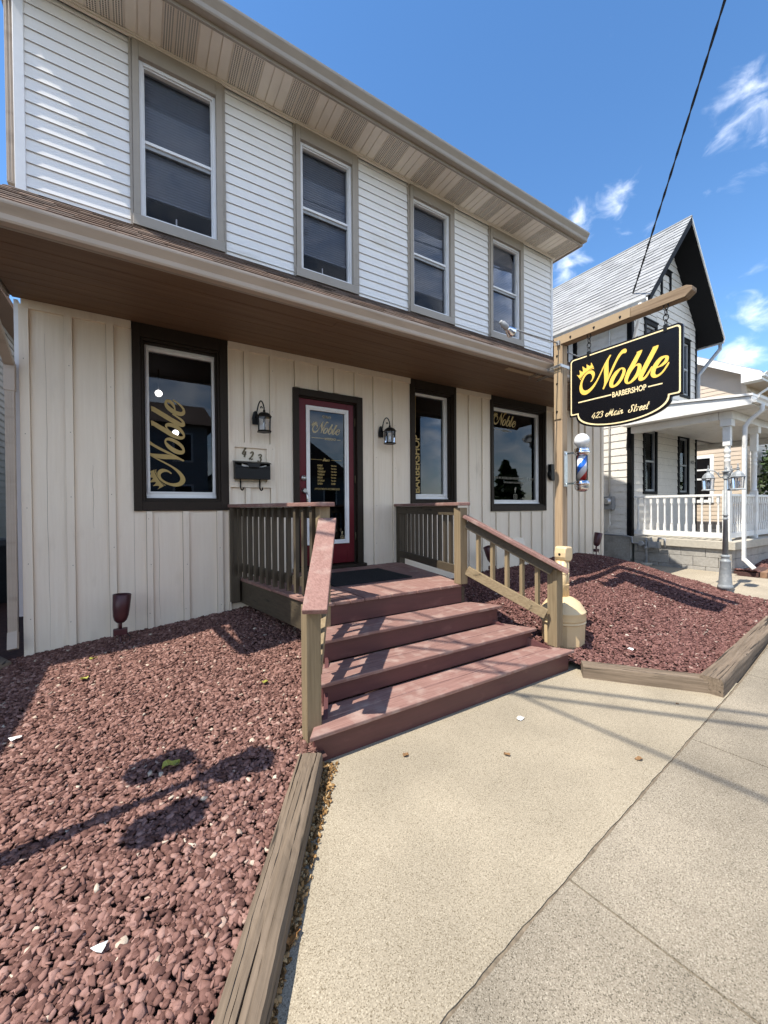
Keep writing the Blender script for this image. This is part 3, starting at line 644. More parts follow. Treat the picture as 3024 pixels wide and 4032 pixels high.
timber('landscape_timber', TL0+Vector((-.005,-.03)), TL1, .135, .135, -.02, 'long grey-brown weathered timber edging the left gravel bed beside the concrete pad', GT, M['weathered_y'], 1)
timber('landscape_timber', TR0+Vector((.0,.02)), TR1+Vector((-.01,.03)), .14, .135, -.03, 'cracked splintered timber running from the steps to the corner of the right gravel bed', GT, M['weathered_y'], 2)
timber('landscape_timber', TR1+Vector((-.06,-.03)), TR2, .15, .155, -.02, 'long brown timber edging the right gravel bed along the sidewalk', GT, M['weathered_y'], 3)

# ================================================================ the barbershop building
B = thing('barbershop_building', 'two-storey white-sided shop building with cream boards and a red door below its pent roof', 'building', (-.84, 0, 0))
WX0, WX1 = -.84, 8.28
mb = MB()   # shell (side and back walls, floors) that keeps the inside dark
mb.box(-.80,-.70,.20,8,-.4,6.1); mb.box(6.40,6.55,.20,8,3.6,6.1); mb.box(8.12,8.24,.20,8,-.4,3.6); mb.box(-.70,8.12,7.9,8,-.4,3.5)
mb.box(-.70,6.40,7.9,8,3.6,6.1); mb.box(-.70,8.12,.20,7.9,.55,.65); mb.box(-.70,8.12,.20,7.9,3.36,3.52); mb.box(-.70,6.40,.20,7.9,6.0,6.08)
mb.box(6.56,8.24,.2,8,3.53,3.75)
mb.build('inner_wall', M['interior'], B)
for q in ((-.82,-.795,.02,8,-.4,6.2),(8.25,8.28,.03,8,-.4,3.6),(6.56,6.585,.02,8,3.5,6.2)): mb = MB(); mb.box(*q); mb.build('side_wall', M['vinyl'], B)

W1 = (-.038,.848); W2 = (3.312,4.176); W3 = (4.94,6.38); DR = (1.582,2.527); ZT = 3.315
# lower wall: wide rough boards with battens
mb = MB()
def boards(x0, x1, z0, z1):
    mb.box(x0+.0008, x1-.0008, -.0065, .02, z0, z1)
BATTEN_SHADE = []
def batten(x0, x1, z0, z1, t=.032):
    j = [random.uniform(-.003,.003) for _ in range(4)]; BATTEN_SHADE.append((x0+j[0], x0+j[2], x1+j[1], x1+j[3], z0, z1))
    mb.hexa([(x0+j[0],-t,z0),(x1+j[1],-t,z0),(x1+j[1],-.007,z0),(x0+j[0],-.007,z0)], [(x0+j[2],-t,z1),(x1+j[3],-t,z1),(x1+j[3],-.007,z1),(x0+j[2],-.007,z1)])
boards(-.84, W1[0], .02, ZT); boards(W1[0], W1[1], .02, 1.47); boards(W1[1], DR[0], .02, ZT); boards(DR[0], DR[1], 2.92, ZT); boards(DR[1], W2[0], .02, ZT)
boards(W2[0], W2[1], .02, 1.52); boards(W2[1], W3[0], .02, ZT); boards(W3[0], W3[1], .02, 1.41); boards(W3[1], 8.28, .02, ZT)
for a, b in ((-.862,-.795),(-.556,-.499),(-.243,-.184),(.845,.862)): batten(a, b, .02, ZT-.05)
for a, b in ((.066,.119),(.392,.446),(.722,.778)): batten(a, b, .02, 1.455)
batten(1.021,1.078,2.215,ZT-.05); batten(1.021,1.078,.02,1.71); batten(1.308,1.365,.02,ZT-.05)
for a, b in ((1.606,1.668),(1.911,1.973),(2.122,2.179),(2.412,2.466)): batten(a, b, 2.935, ZT-.045)
for a, b in ((2.697,2.757),(3.007,3.07)): batten(a, b, .02, ZT-.05)
for a, b in ((4.447,4.487),(4.739,4.782)): batten(a, b, .02, ZT-.05)
for x in (5.06,5.375,5.68,5.97,6.27): batten(x, x+.05, .02, 1.385)
for x in (6.62,6.95,7.20,7.42,7.63,7.91): batten(x, x+.05, .02, ZT-.05)
batten(8.2,8.285,.02,ZT-.05,.03)
for a, b in ((-.845,W1[0]-.004),(W1[1]+.004,W2[0]-.004),(W2[1]+.004,W3[0]-.004),(W3[1]+.004,8.285)): mb.box(a, b, -.034, -.0075, ZT-.075, ZT)
mb.build('lower_wall', M['cream'], B)
mb = MB()      # long drying cracks in the wide boards
for x, z0, z1 in ((-.69,.24,3.05),(.172,.36,1.40),(-.36,1.3,1.9),(4.62,1.7,2.9)):
    n = 26; pts = [(x+.003*math.sin(i*.4+x*9)+.0015*math.sin(i*1.3+x*31), z0+(z1-z0)*i/n) for i in range(n+1)]
    v, f = stroke_vf(pts, [.0009+.0014*math.sin(math.pi*i/n) for i in range(n+1)]); mb.add([(q[0], -.0072, q[1]) for q in v], f)
for (a0, a1, b0, b1, z0, z1) in BATTEN_SHADE:  # shadow gaps beside the battens, painted as thin dark strips
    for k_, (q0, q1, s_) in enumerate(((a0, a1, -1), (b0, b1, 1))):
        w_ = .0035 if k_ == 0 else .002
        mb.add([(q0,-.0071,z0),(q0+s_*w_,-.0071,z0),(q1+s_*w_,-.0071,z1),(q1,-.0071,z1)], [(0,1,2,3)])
o = mb.build('crack', M['crack_shade_line'], B); o['kind'] = 'stuff'  # drying cracks together with the painted batten shadow strips
mb = MB()      # nail heads
for xs, z0, z1 in (((-.826,-.527,-.213),.45,3.1),((.092,.419,.75),.4,1.4),((1.337,2.727,3.04,4.767,4.46),.9,3.1),((6.97,7.44,7.93),.7,2.6)):
    for x in xs:
        z = z0+random.uniform(0,.2)
        while z < z1:
            mb.lathe((x+random.uniform(-.012,.012), -.0321, z), [(.0038,0),(.0038,.0012)], 6, axis=Vector((0,-1,0))); z += random.uniform(.38,.7)
o = mb.build('nail', M['bronze'], B); o['kind'] = 'stuff'

def rframe(mb, x0, x1, z0, z1, w0, w1, wt, wb, y0, y1):
    """rectangular frame with member widths left, right, top, bottom; butt joints"""
    mb.box(x0, x0+w0, y0, y1, z0, z1); mb.box(x1-w1, x1, y0, y1, z0, z1)
    mb.box(x0+w0, x1-w1, y0, y1, z1-wt, z1); mb.box(x0+w0, x1-w1, y0, y1, z0, z0+wb)
def shop_window(lab, x0, x1, z0, o, f, g):
    """o = opening (x0,x1,z0,z1) in the casing, f = white frame, g = glass"""
    mb = MB()
    mb.box(x0, o[0], -.034, .15, z0, ZT); mb.box(o[1], x1, -.034, .15, z0, ZT); mb.box(o[0], o[1], -.034, .15, o[3], ZT); mb.box(o[0], o[1], -.034, .15, z0, o[2])
    i = .022
    rframe(mb, o[0], o[1], o[2], o[3], i, i, i, i, -.012, .149)
    rframe(mb, o[0]+i, o[1]-i, o[2]+i, o[3]-i, .014, .014, .014, .014, .03, .148)
    W = mb.build('window', M['brown'], B, bev=.004); W['label'] = lab
    mb = MB(); rframe(mb, f[0], f[1], f[2], f[3], g[0]-f[0], f[1]-g[1], f[3]-g[3], g[2]-f[2]-.018, .088, .146)
    rframe(mb, f[0]+.022, f[1]-.022, f[2]+.04, f[3]-.022, .018, .018, .018, .018, .078, .0885)
    mb.box(f[0]-.004, f[1]+.004, .07, .147, f[2]-.012, f[2]+.012)
    mb.build('frame', M['white'], W, bev=.003)
    mb = MB(); mb.box(f[0]+.01, f[1]-.01, .118, .124, f[2]+.012, f[3]-.01); mb.build('pane', M['glass_low'], W)
    return W
V1 = shop_window('tall window with a white frame and gold script lettering turned upright', W1[0], W1[1], 1.46, (.035,.765,1.555,3.185), (.058,.748,1.60,3.155), (.106,.700,1.675,3.095))
V2 = shop_window('narrow window with block lettering turned upright', W2[0], W2[1], 1.50, (3.385,4.125,1.56,3.20), (3.412,4.092,1.604,3.185), (3.462,4.022,1.69,3.13))
V3 = shop_window('wide window with gold lettering at its upper corner', W3[0], W3[1], 1.40, (5.0,6.345,1.49,3.20), (5.03,6.318,1.533,3.165), (5.085,6.238,1.595,3.11))
LY = .1165
def letter(parent, mt, items):
    """each line of writing, rule and icon is a part of its own"""
    for vf, fn in items:
        mb = MB(); mb.tri(vf, fn); mb.build('lettering' if len(vf[0]) > 4 else 'rule_line', mt, parent)
def flat(x, z, y=LY): return lambda v: (x+v[0], y, z+v[1])
def upright(x, z, s=1, y=LY): return lambda v: (x-v[1]*s, y, z+v[0]*s)
# window 1: the word turned to read upwards
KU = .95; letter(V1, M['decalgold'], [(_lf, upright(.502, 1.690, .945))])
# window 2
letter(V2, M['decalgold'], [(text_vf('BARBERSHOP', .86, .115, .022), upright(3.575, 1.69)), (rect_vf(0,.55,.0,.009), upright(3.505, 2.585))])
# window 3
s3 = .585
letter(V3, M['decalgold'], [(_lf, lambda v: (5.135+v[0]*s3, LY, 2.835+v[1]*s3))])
letter(V3, M['decalgrey'], [(rect_vf(0,.21,0,.008), flat(5.15,2.80)), (rect_vf(0,.07,0,.008), flat(5.54,2.79)), (text_vf('BARBERSHOP', .165, .035, .02), flat(5.367,2.778)),
    (text_vf('WWW.NOBLEBARBERSHOPLLC.COM', 1.06, .042, .01, 0, 1.35), flat(5.15,1.955)), (text_vf('APPOINTMENTS RECOMMENDED', .53, .028, .012, 0, 1.2), flat(5.40,1.885))])
def social(x, z, s):
    f_ = [(text_vf('f', s*.55, s*1.1, .05), flat(x+s*.22, z+s*1.35))]
    q = []
    for r0_, w_ in ((.5,.085),):
        pts = []
        for k, (cx, cz) in enumerate(((.28,.28),(-.28,.28),(-.28,-.28),(.28,-.28))):
            for t in range(5):
                a = R(k*90+t*22.5); pts.append((s*(.5+cx+.22*math.cos(a)), s*(.5+cz+.22*math.sin(a))))
        pts.append(pts[0]); pts.append(pts[1])
        f_.append((stroke_vf(pts, s*.1), flat(x, z)))
    pts = [(s*(.5+.2*math.cos(R(a))), s*(.5+.2*math.sin(R(a)))) for a in range(0, 391, 30)]
    f_.append((stroke_vf(pts, s*.09), flat(x, z)))
    f_.append((rect_vf(s*.68, s*.77, s*.68, s*.77), flat(x, z)))
    return f_
letter(V3, M['decalgrey'], social(5.66, 1.61, .085))
# inside lamps seen through window 1
for x, y, r_ in ((.25,1.52,.043),(.66,4.44,.058)):
    mb = MB(); mb.lathe((x, y, 3.08-2*r_), [(r_*math.sin(R(a)), r_-r_*math.cos(R(a))) for a in range(10, 180, 16)], 16)
    lmp = mb.build('ceiling_lamp', M['lampbulb']); mb = MB(); mb.lathe((x, y, 3.0805), [(.008,0),(.008,.278)], 8); mb.build('cord', M['blackmetal'], lmp)
    tag(lmp, 'small lit round lamp inside the shop, '+('upper of the two behind the upright script window' if y < 2 else 'lower of the two behind the upright script window'), 'lamp', 'lit lamps inside the shop')

# door
DO = [0]
mb = MB(); z0d, zt = .70, 2.925
mb.box(DR[0], DR[0]+.07, -.036, .15, z0d, zt); mb.box(DR[1]-.085, DR[1], -.036, .15, z0d, zt); mb.box(DR[0]+.07, DR[1]-.085, -.036, .15, zt-.085, zt)
mb.box(DR[0]+.07, DR[0]+.082, -.01, .149, z0d, zt-.085); mb.box(DR[1]-.115, DR[1]-.085, .02, .149, z0d, zt-.085); mb.box(DR[0]+.082, DR[1]-.115, .0, .149, zt-.1, zt-.085)
mb.build('door_frame', M['brown'], B, bev=.004)
mb = MB(); dx0, dx1, dz0, dz1 = 1.668, 2.425, .765, 2.822; gx0, gx1, gz0, gz1 = 1.775, 2.318, 1.035, 2.725
rframe(mb, dx0, dx1, dz0, dz1, gx0-dx0, dx1-gx1, dz1-gz1, gz0-dz0, .022, .066)
D = mb.build('door', M['doorred'], B, bev=.003); D['label'] = 'dark red door with a long glass pane and gold lettering'
mb = MB(); rframe(mb, gx0-.018, gx1+.018, gz0-.018, gz1+.018, .034, .034, .034, .034, .006, .0215); rframe(mb, gx0+.0165, gx1-.0165, gz0+.0165, gz1-.0165, .016, .016, .016, .016, .014, .05)
mb.build('pane_frame', M['white'], D, bev=.003)
mb = MB(); mb.box(gx0+.02, gx1-.02, .038, .043, gz0+.02, gz1-.02); mb.build('pane', M['glass_low'], D)
DY = .0365
sd = .395
def dflat(x, z): return flat(x, z, DY)
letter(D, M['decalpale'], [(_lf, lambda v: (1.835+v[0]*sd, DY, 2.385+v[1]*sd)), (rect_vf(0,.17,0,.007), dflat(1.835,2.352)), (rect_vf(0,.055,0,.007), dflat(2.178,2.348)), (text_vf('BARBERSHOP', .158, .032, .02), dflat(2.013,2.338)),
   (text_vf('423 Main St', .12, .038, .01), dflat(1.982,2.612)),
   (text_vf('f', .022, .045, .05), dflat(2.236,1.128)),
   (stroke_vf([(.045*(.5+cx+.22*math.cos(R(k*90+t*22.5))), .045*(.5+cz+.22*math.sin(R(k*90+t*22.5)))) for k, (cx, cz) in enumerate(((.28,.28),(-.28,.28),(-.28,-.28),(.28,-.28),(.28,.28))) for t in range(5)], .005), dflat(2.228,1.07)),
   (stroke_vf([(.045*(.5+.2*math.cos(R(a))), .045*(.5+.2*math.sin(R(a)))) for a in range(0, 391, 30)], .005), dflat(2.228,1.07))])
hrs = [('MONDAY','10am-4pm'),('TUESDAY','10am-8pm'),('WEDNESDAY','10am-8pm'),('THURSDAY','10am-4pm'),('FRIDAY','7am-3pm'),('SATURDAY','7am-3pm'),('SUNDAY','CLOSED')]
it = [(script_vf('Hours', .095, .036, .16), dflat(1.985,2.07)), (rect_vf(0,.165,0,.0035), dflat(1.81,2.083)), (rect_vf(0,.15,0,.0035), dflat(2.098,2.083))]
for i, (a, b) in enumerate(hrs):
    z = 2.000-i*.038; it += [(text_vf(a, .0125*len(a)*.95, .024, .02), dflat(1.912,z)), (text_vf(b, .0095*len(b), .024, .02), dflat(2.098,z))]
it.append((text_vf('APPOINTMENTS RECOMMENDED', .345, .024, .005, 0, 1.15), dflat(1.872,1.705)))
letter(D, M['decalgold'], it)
mb = MB(); mb.lathe((1.722,.022,1.845), [(.034,0),(.034,.012),(.026,.02),(.018,.021),(.018,.03),(.006,.034)], 18, axis=Vector((0,-1,0))); mb.build('lock', M['nickel'], D)
mb = MB(); mb.lathe((1.73,.022,1.69), [(.034,0),(.034,.01),(.022,.02),(.022,.03)], 18, axis=Vector((0,-1,0))); mb.tube([(1.74,-.0,1.672),(1.742,-.035,1.655),(1.744,-.05,1.61),(1.745,-.045,1.55),(1.745,-.02,1.51),(1.745,.02,1.5)], [.012,.012,.011,.012,.011,.012], 8); mb.build('handle', M['nickel'], D)
for z in (2.6,1.85,1.1):
    mb = MB(); mb.tube([(2.432,.012,z-.05),(2.432,.012,z+.05)], .008, 8); mb.build('hinge', M['bronze'], D)
mb = MB(); mb.box(DR[0]-.02, DR[1]+.02, -.09, .2, .712, .75); mb.build('door_sill', M['brown'], B, bev=.004)

# number board with bronze numerals
mb = MB(); mb.box(.852,1.312,-.012,-.0075,1.72,2.21); rframe(mb, .852, 1.314, 1.715, 2.215, .055,.055,.055,.06, -.036, -.0121)
NB = mb.build('number_board', M['cream'], B)
for txt, x, z, h_ in (('4',.990,2.055,.105),('2',1.066,2.030,.09),('3',1.158,2.008,.088)):
    vf = script_vf(txt, .052, h_, .13, .12); mb = MB()
    vs, fs = vf; n = len(vs); mb.add([(x+v[0], -.020, z+v[1]) for v in vs], fs); mb.add([(x+v[0], -.0125, z+v[1]) for v in vs], [tuple(reversed(f)) for f in fs])
    mb.build('number', M['bronze'], NB)

# upper wall
mb = MB()
UW = [(-.03,.852),(1.615,2.495),(3.288,4.162),(4.903,5.768)]
px = -.80; ZU0, ZU1 = 4.20, 6.07
for a, b in UW + [(6.555, 6.6)]:
    lapped(mb, px, a, ZU0, ZU1, .1065, .016, lambda a_, o_, z_: (a_, -o_, z_)); mb.box(px, a, .0, .05, ZU0, ZU1); px = b
mb.build('upper_wall', M['vinyl'], B)
mb = MB(); mb.box(-.868,-.795,-.024,.0,4.20,6.1); mb.box(-.868,-.82,.0005,.08,4.20,6.1); mb.build('corner_board', M['vinyl_trim'], B, bev=.004)
mb = MB(); mb.box(6.545,6.59,-.024,.08,4.20,6.1); mb.build('corner_board', M['vinyl_trim'], B, bev=.004)
def upper_window(x0, x1, lab):
    mb = MB(); z0, z1 = 4.255, 6.06; a, b, c, d = x0+.085, x1-.095, 4.365, 5.905
    mb.box(x0+.028, a, -.045, .09, c-.002, z1); mb.box(b, x1-.028, -.045, .09, c-.002, z1); mb.box(a, b, -.045, .09, d, z1)
    mb.box(x0, x0+.0275, -.03, .02, z0, z1); mb.box(x1-.0275, x1, -.03, .02, z0, z1)
    mb.hexa([(x0+.02,-.055,z0),(x1-.02,-.055,z0),(x1-.02,.09,z0),(x0+.02,.09,z0)], [(x0+.02,-.05,c-.003),(x1-.02,-.05,c-.003),(x1-.02,.09,c-.003),(x0+.02,.09,c-.003)])
    W = mb.build('window', M['tan'], B, bev=.004); W['label'] = lab
    mb = MB(); rframe(mb, a, b, c, d, .034, .034, .034, .034, -.005, .085); rframe(mb, a+.034, b-.034, c+.034, d-.034, .012, .012, .012, .012, .012, .08)
    zm = (c+d)/2; mb.box(a+.0465, b-.0465, .018, .05, zm-.004, zm+.026); mb.build('frame', M['vinyl_trim'], W, bev=.003)
    mb = MB(); mb.box(a+.047, b-.047, .034, .075, zm-.04, zm-.0045); mb.build('sash_rail', M['greymetal'], W)
    mb = MB(); mb.box(a+.03, b-.03, .052, .057, c+.03, d-.03); mb.build('pane', M['glass_up'], W)
    mb = MB(); z = d-.03; k = 0; zb = c+.02+random.uniform(.24,.34)
    while z > zb:
        mb.add([(a+.04,.105,z-.0265),(b-.04,.105,z-.0265),(b-.04,.096,z-.013),(a+.04,.096,z-.013),(b-.04,.094,z),(a+.04,.094,z)], [(0,1,2,3),(3,2,4,5)]); z -= .0285
    mb.box(a+.04, b-.04, .09, .115, zb-.03, zb-.012); mb.build('blind', M['blind'], W)
    return a, b, c
ULAB = ['upper window nearest the left corner, widest in view','second upper window from the left','third upper window from the left','upper window at the right corner']
for (x0, x1), l in zip(UW, ULAB):
    a, b, c = upper_window(x0, x1, l)
    if x0 < 3:
        t = thing('window_candle', 'small white candle standing on the sill of the '+('upper window nearest the left corner' if x0 < 0 else 'second upper window from the left'), 'candle', ((a+b)/2-.03, .078, c+.036))
        x = (a+b)/2-.03; mb = MB(); mb.lathe((x,.078,c+.036), [(.02,0),(.02,.006),(.008,.012)], 10); mb.build('base', M['white'], t)
        mb = MB(); mb.lathe((x,.078,c+.0485), [(.0075,0),(.0075,.10),(.003,.104)], 10); mb.build('stem', M['white'], t)

# pent roof over the shop front
PX0, PX1 = -.93, 7.45; GY = -1.30
mb = MB(); shingles(mb, (PX0,GY+.03,3.350), (PX1,GY+.03,3.350), (PX0,-.002,4.272), 12, .20)
mb.hexa([(PX0,GY+.072,3.305),(PX1,GY+.072,3.305),(PX1,-.001,3.335),(PX0,-.001,3.335)], [(PX0,GY+.072,3.360),(PX1,GY+.072,3.360),(PX1,-.001,4.262),(PX0,-.001,4.262)])
mb.build('pent_roof', M['shingle_brown'], B)
mb = MB(); n = 10
for i in range(n):
    y0 = GY+.07+(-.04-GY-.07)*i/n; y1 = GY+.07+(-.04-GY-.07)*(i+1)/n
    x = PX0+.03
    while x < PX1-.05:
        nx = min(PX1-.03, x+random.uniform(2.2,3.6)); zo, zi = 3.316+.045*y0/1.2, 3.316+.045*(y1-.005)/1.2; j = random.uniform(-.0015,.0015)
        mb.hexa([(x,y0,zo+j),(nx-.0015,y0,zo+j),(nx-.0015,y1-.005,zi+j),(x,y1-.005,zi+j)], [(x,y0,zo+.012),(nx-.0015,y0,zo+.012),(nx-.0015,y1-.005,zi+.012),(x,y1-.005,zi+.012)]); x = nx
mb.box(PX0+.03, PX1-.03, -.0395, -.0275, 3.313, 3.3295)
mb.build('pent_soffit', M['brown_soffit'], B)
mb = MB(); mb.prism([(PX0-.006,GY+.05,3.25),(PX0-.006,-.02,3.31),(PX0-.006,-.02,4.24),(PX0-.006,GY+.05,3.36)], (.02,0,0)); mb.build('rake_board', M['tan'], B)
def gutter(name, x0, x1, yb, z0, z1, wd, parent, mt, ends=True):
    """K-style gutter along x; yb back, front at yb-wd"""
    pr = [(yb,z0),(yb-wd*.55,z0),(yb-wd*.62,z0+.012),(yb-wd*.66,z0+(z1-z0)*.38),(yb-wd*.84,z0+(z1-z0)*.62),(yb-wd*.98,z0+(z1-z0)*.8),(yb-wd,z1-.012),(yb-wd,z1),(yb-wd+.012,z1),(yb-wd+.014,z1-.02),(yb-.004,z0+.03),(yb-.004,z1),(yb,z1)]
    mb = MB(); mb.prism([(x0,y,z) for y, z in pr], (x1-x0,0,0)); return mb.build(name, mt, parent)
mb = MB(); mb.box(PX0+.02, PX1-.02, GY+.045, GY+.068, 3.246, 3.350); mb.build('fascia', M['tan'], B)
gutter('gutter', PX0-.08, PX1+.02, GY+.044, 3.248, 3.358, .105, B, M['gutter'])
# downspout at the left corner
mb = MB()
def rtube(mb, pts, w_, h_):
    for a, b in zip(pts[:-1], pts[1:]): mb.bar(a, b, w_, h_, up=(0,1,.02))
mb.bar((-.925,-.062,.42),(-.917,-.062,2.50), .062, .045, (0,1,0)); mb.bar((-.917,-.062,2.495),(-.915,-.062,2.73), .072, .055, (0,1,0))
mb.bar((-.915,-.065,2.72),(-.93,-.62,3.05), .066, .05, (0,.5,1)); mb.bar((-.93,-.60,3.04),(-.955,-1.24,3.22), .066, .05, (0,.3,1)); mb.bar((-.955,-1.24,3.19),(-.955,-1.24,3.33), .066, .05, (0,1,0))
for k in (-.018,.0,.018): mb.box(-.9245+k*1.0-.004, -.9245+k+.004, -.0875, -.0846, .45, 2.48)
mb.bar((-.925,-.062,.43),(-.915,-.13,.30), .066, .05, (0,1,.4)); mb.build('downspout', M['gutter'], B, bev=.004)
mb = MB(); mb.box(-.893,-.864,-.02,.06,.55,3.3); mb.build('corner_strip', M['vinyl_trim'], B)
mb = MB(); mb.bar((-.905,.10,4.35),(-.905,.10,6.05), .07, .05, (0,1,0))
for k in (-.02,.002,.022): mb.box(-.905+k-.005, -.905+k+.005, .070, .0745, 4.36, 6.04)
mb.build('downspout', M['gutter'], B, bev=.004)

# main roof with vented soffit
EX0, EX1, EY = -.99, 6.72, -.50; SZ = 6.085
mb = MB()
mb.hexa([(EX0,EY-.02,6.20),(EX1,EY-.02,6.20),(EX1,4,6.12),(EX0,4,6.12)], [(EX0,EY-.02,6.24),(EX1,EY-.02,6.24),(EX1,4,8.3),(EX0,4,8.3)])
mb.hexa([(EX0,4.0,6.12),(EX1,4.0,6.12),(EX1,8.6,6.20),(EX0,8.6,6.20)], [(EX0,4.0,8.3),(EX1,4.0,8.3),(EX1,8.6,6.24),(EX0,8.6,6.24)])
shingles(mb, (EX0-.02,EY-.04,6.245), (EX1+.02,EY-.04,6.245), (EX0-.02,4,8.31), 14, .6)
mb.build('main_roof', M['shingle_brown'], B)
mb = MB(); vh = MB(); P = .305
def soffit_strip(x0, x1, y0, y1):
    """ribbed panels: 0.305 solid then 0.305 vented"""
    k = math.floor((x0-(-.05))/P); x = -.05+k*P
    while x < x1:
        for j in range(3):
            a, b = max(x0, x+j*P/3), min(x1, x+(j+1)*P/3-.010)
            if b-a > .01:
                mb.box(a, b, y0, y1, SZ, SZ+.012)
                if k % 2:
                    nx, ny = 4, max(2, int((y1-y0)/.018))
                    for ix in range(nx):
                        for iy in range(ny):
                            hx = a+.014+(b-a-.028)*ix/(nx-1); hy = y0+.012+(y1-y0-.024)*iy/(ny-1)
                            if hx+.006 < b: vh.box(hx-.0055, hx+.0055, hy-.0052, hy+.0052, SZ-.0012, SZ+.001)
            a, b = max(x0, x+(j+1)*P/3-.010), min(x1, x+(j+1)*P/3)
            if b-a > .002: mb.box(a, b, y0, y1, SZ+.011, SZ+.022)
        x += P; k += 1
soffit_strip(EX0+.02, EX1-.02, EY, -.035)
mb.box(EX0+.02, -.80, -.034, 8.0, SZ, SZ+.012); mb.box(6.60, EX1-.02, -.034, 8.0, SZ, SZ+.012)
S = mb.build('main_soffit', M['soffit_tan'], B)
o = vh.build('vent_hole', M['vent_hole'], S); o['kind'] = 'stuff'
mb = MB(); mb.box(-.87,6.60,-.050,-.0245,SZ-.03,SZ-.001); mb.box(-.87,6.60,-.065,-.0505,SZ-.014,SZ-.001); mb.build('soffit_channel', M['soffit_tan'], B, bev=.003)
mb = MB(); mb.box(EX0, EX1, EY-.025, EY-.001, SZ-.02, SZ+.15); mb.box(EX1-.019, EX1, EY, 8.5, SZ-.02, SZ+.16); mb.box(EX0, EX0+.019, EY, 8.5, SZ-.02, SZ+.16); mb.build('fascia', M['tan'], B)
gutter('gutter', EX0-.03, EX1+.005, EY-.026, SZ+.015, SZ+.145, .125, B, M['tan'])
# gable ends
mb = MB()
for x in (-.815, 6.555): mb = MB(); mb.prism([(x,.02,6.1),(x,8.0,6.1),(x,4,8.15)], (.02,0,0)); mb.build('gable_wall', M['vinyl'], B)

# ---------------------------------------------------------------- wall lanterns
def wall_lantern(x, label):
    t = thing('wall_lantern', label, 'lantern', (x, -.03, 2.50), 'black carriage lanterns beside the door')
    bx, by = x-.0, -.150
    mb = MB(); mb.prism([(x-.10,-.022,2.43),(x-.035,-.022,2.43),(x-.03,-.022,2.50),(x-.045,-.022,2.565),(x-.068,-.022,2.585),(x-.09,-.022,2.565),(x-.105,-.022,2.50)], (0,-.018,0)); mb.build('backplate', M['blackmetal'], t, bev=.004)
    mb = MB(); pts = [(x-.066,-.04,2.52),(x-.062,-.06,2.56),(x-.05,-.085,2.62)] + [(x-.045+.0*k, -.12-.038*math.cos(R(a)), 2.645+.038*math.sin(R(a))) for k, a in enumerate(range(180, -10, -25))]
    pts = [(x-.066,-.035,2.50),(x-.06,-.06,2.56)]+[(x-.05+.05*(i/8), -.105-.045*math.cos(math.pi*(1-i/8))*-1*-1, 2.60+.085*math.sin(math.pi*i/8)) for i in range(9)]
    mb.tube(pts+[(x,-.148,2.56),(x,-.15,2.545)], .0075, 8)
    mb.tube([(x-.012,-.128,2.60),(x-.02,-.118,2.622),(x-.03,-.112,2.615),(x-.028,-.118,2.60)], .006, 6); mb.build('arm', M['blackmetal'], t)
    mb = MB(); mb.lathe((x,by,2.495), [(.088,0),(.09,.004),(.078,.016),(.066,.034),(.042,.05),(.018,.056),(.012,.064),(.016,.07),(.012,.08),(.005,.09)], 6, False, R(20)); mb.build('roof', M['blackmetal'], t)
    mb = MB()
    for k in range(6):
        a = R(20+60*k); mb.bar((x+.068*math.cos(a), by+.068*math.sin(a), 2.345),(x+.074*math.cos(a), by+.074*math.sin(a), 2.497), .008, .008, (math.cos(a), math.sin(a), 0))
    mb.lathe((x,by,2.328), [(.083,0),(.085,.006),(.076,.018),(.06,.019)], 6, False, R(20)); mb.build('cage', M['blackmetal'], t)
    mb = MB()
    for k in range(6):
        a, b = R(20+60*k), R(80+60*k); mb.add([(x+.064*math.cos(a), by+.064*math.sin(a), 2.348),(x+.064*math.cos(b), by+.064*math.sin(b), 2.348),(x+.070*math.cos(b), by+.070*math.sin(b), 2.495),(x+.070*math.cos(a), by+.070*math.sin(a), 2.495)], [(0,1,2,3)])
    mb.build('glass_pane', M['lampglass'], t)
    mb = MB(); mb.lathe((x,by,2.348), [(.012,0),(.012,.03),(.018,.045),(.02,.065),(.006,.09)], 8); mb.build('bulb', M['whiteglobe'], t)
    return t
wall_lantern(1.205, 'black wall lantern left of the red door, above the mailbox')
wall_lantern(2.875, 'black wall lantern right of the red door, beside the narrow window')
# ---------------------------------------------------------------- mailbox
t = thing('mailbox', 'black metal wall mailbox with letters sticking out, on the cream board left of the door', 'mailbox', (1.08,-.037,1.84))
mx_, my = .97, -.037
x0, x1 = .892, 1.272
mb = MB(); mb.box(x0, x1, my-.10, my-.001, 1.825, 1.945); mb.prism([(x0,my-.1,1.9455),(x1,my-.1,1.9455),(x1,my-.1,1.985),((x0+x1)/2+.1,my-.1,1.96),((x0+x1)/2,my-.1,1.955),((x0+x1)/2-.1,my-.1,1.96),(x0,my-.1,1.985)], (0,.008,0))
mb.box(x0, x0+.004, my-.09, my-.001, 1.9455, 2.015); mb.box(x1-.004, x1, my-.09, my-.001, 1.9455, 2.015); mb.box(x0+.0045, x1-.0045, my-.006, my-.001, 1.9455, 2.02); mb.build('box', M['blackmetal'], t, bev=.003)
mb = MB(); mb.hexa([(x0-.01,my-.125,1.995),(x1+.01,my-.125,1.995),(x1+.01,my-.001,2.022),(x0-.01,my-.001,2.022)], [(x0-.006,my-.12,2.003),(x1+.006,my-.12,2.003),(x1+.006,my-.001,2.03),(x0-.006,my-.001,2.03)])
mb.hexa([(1.03,my-.128,1.952),(1.14,my-.128,1.952),(1.14,my-.123,1.952),(1.03,my-.123,1.952)], [(1.01,my-.126,1.999),(1.16,my-.126,1.999),(1.16,my-.1205,1.999),(1.01,my-.1205,1.999)]); mb.build('lid', M['blackmetal'], t, bev=.002)
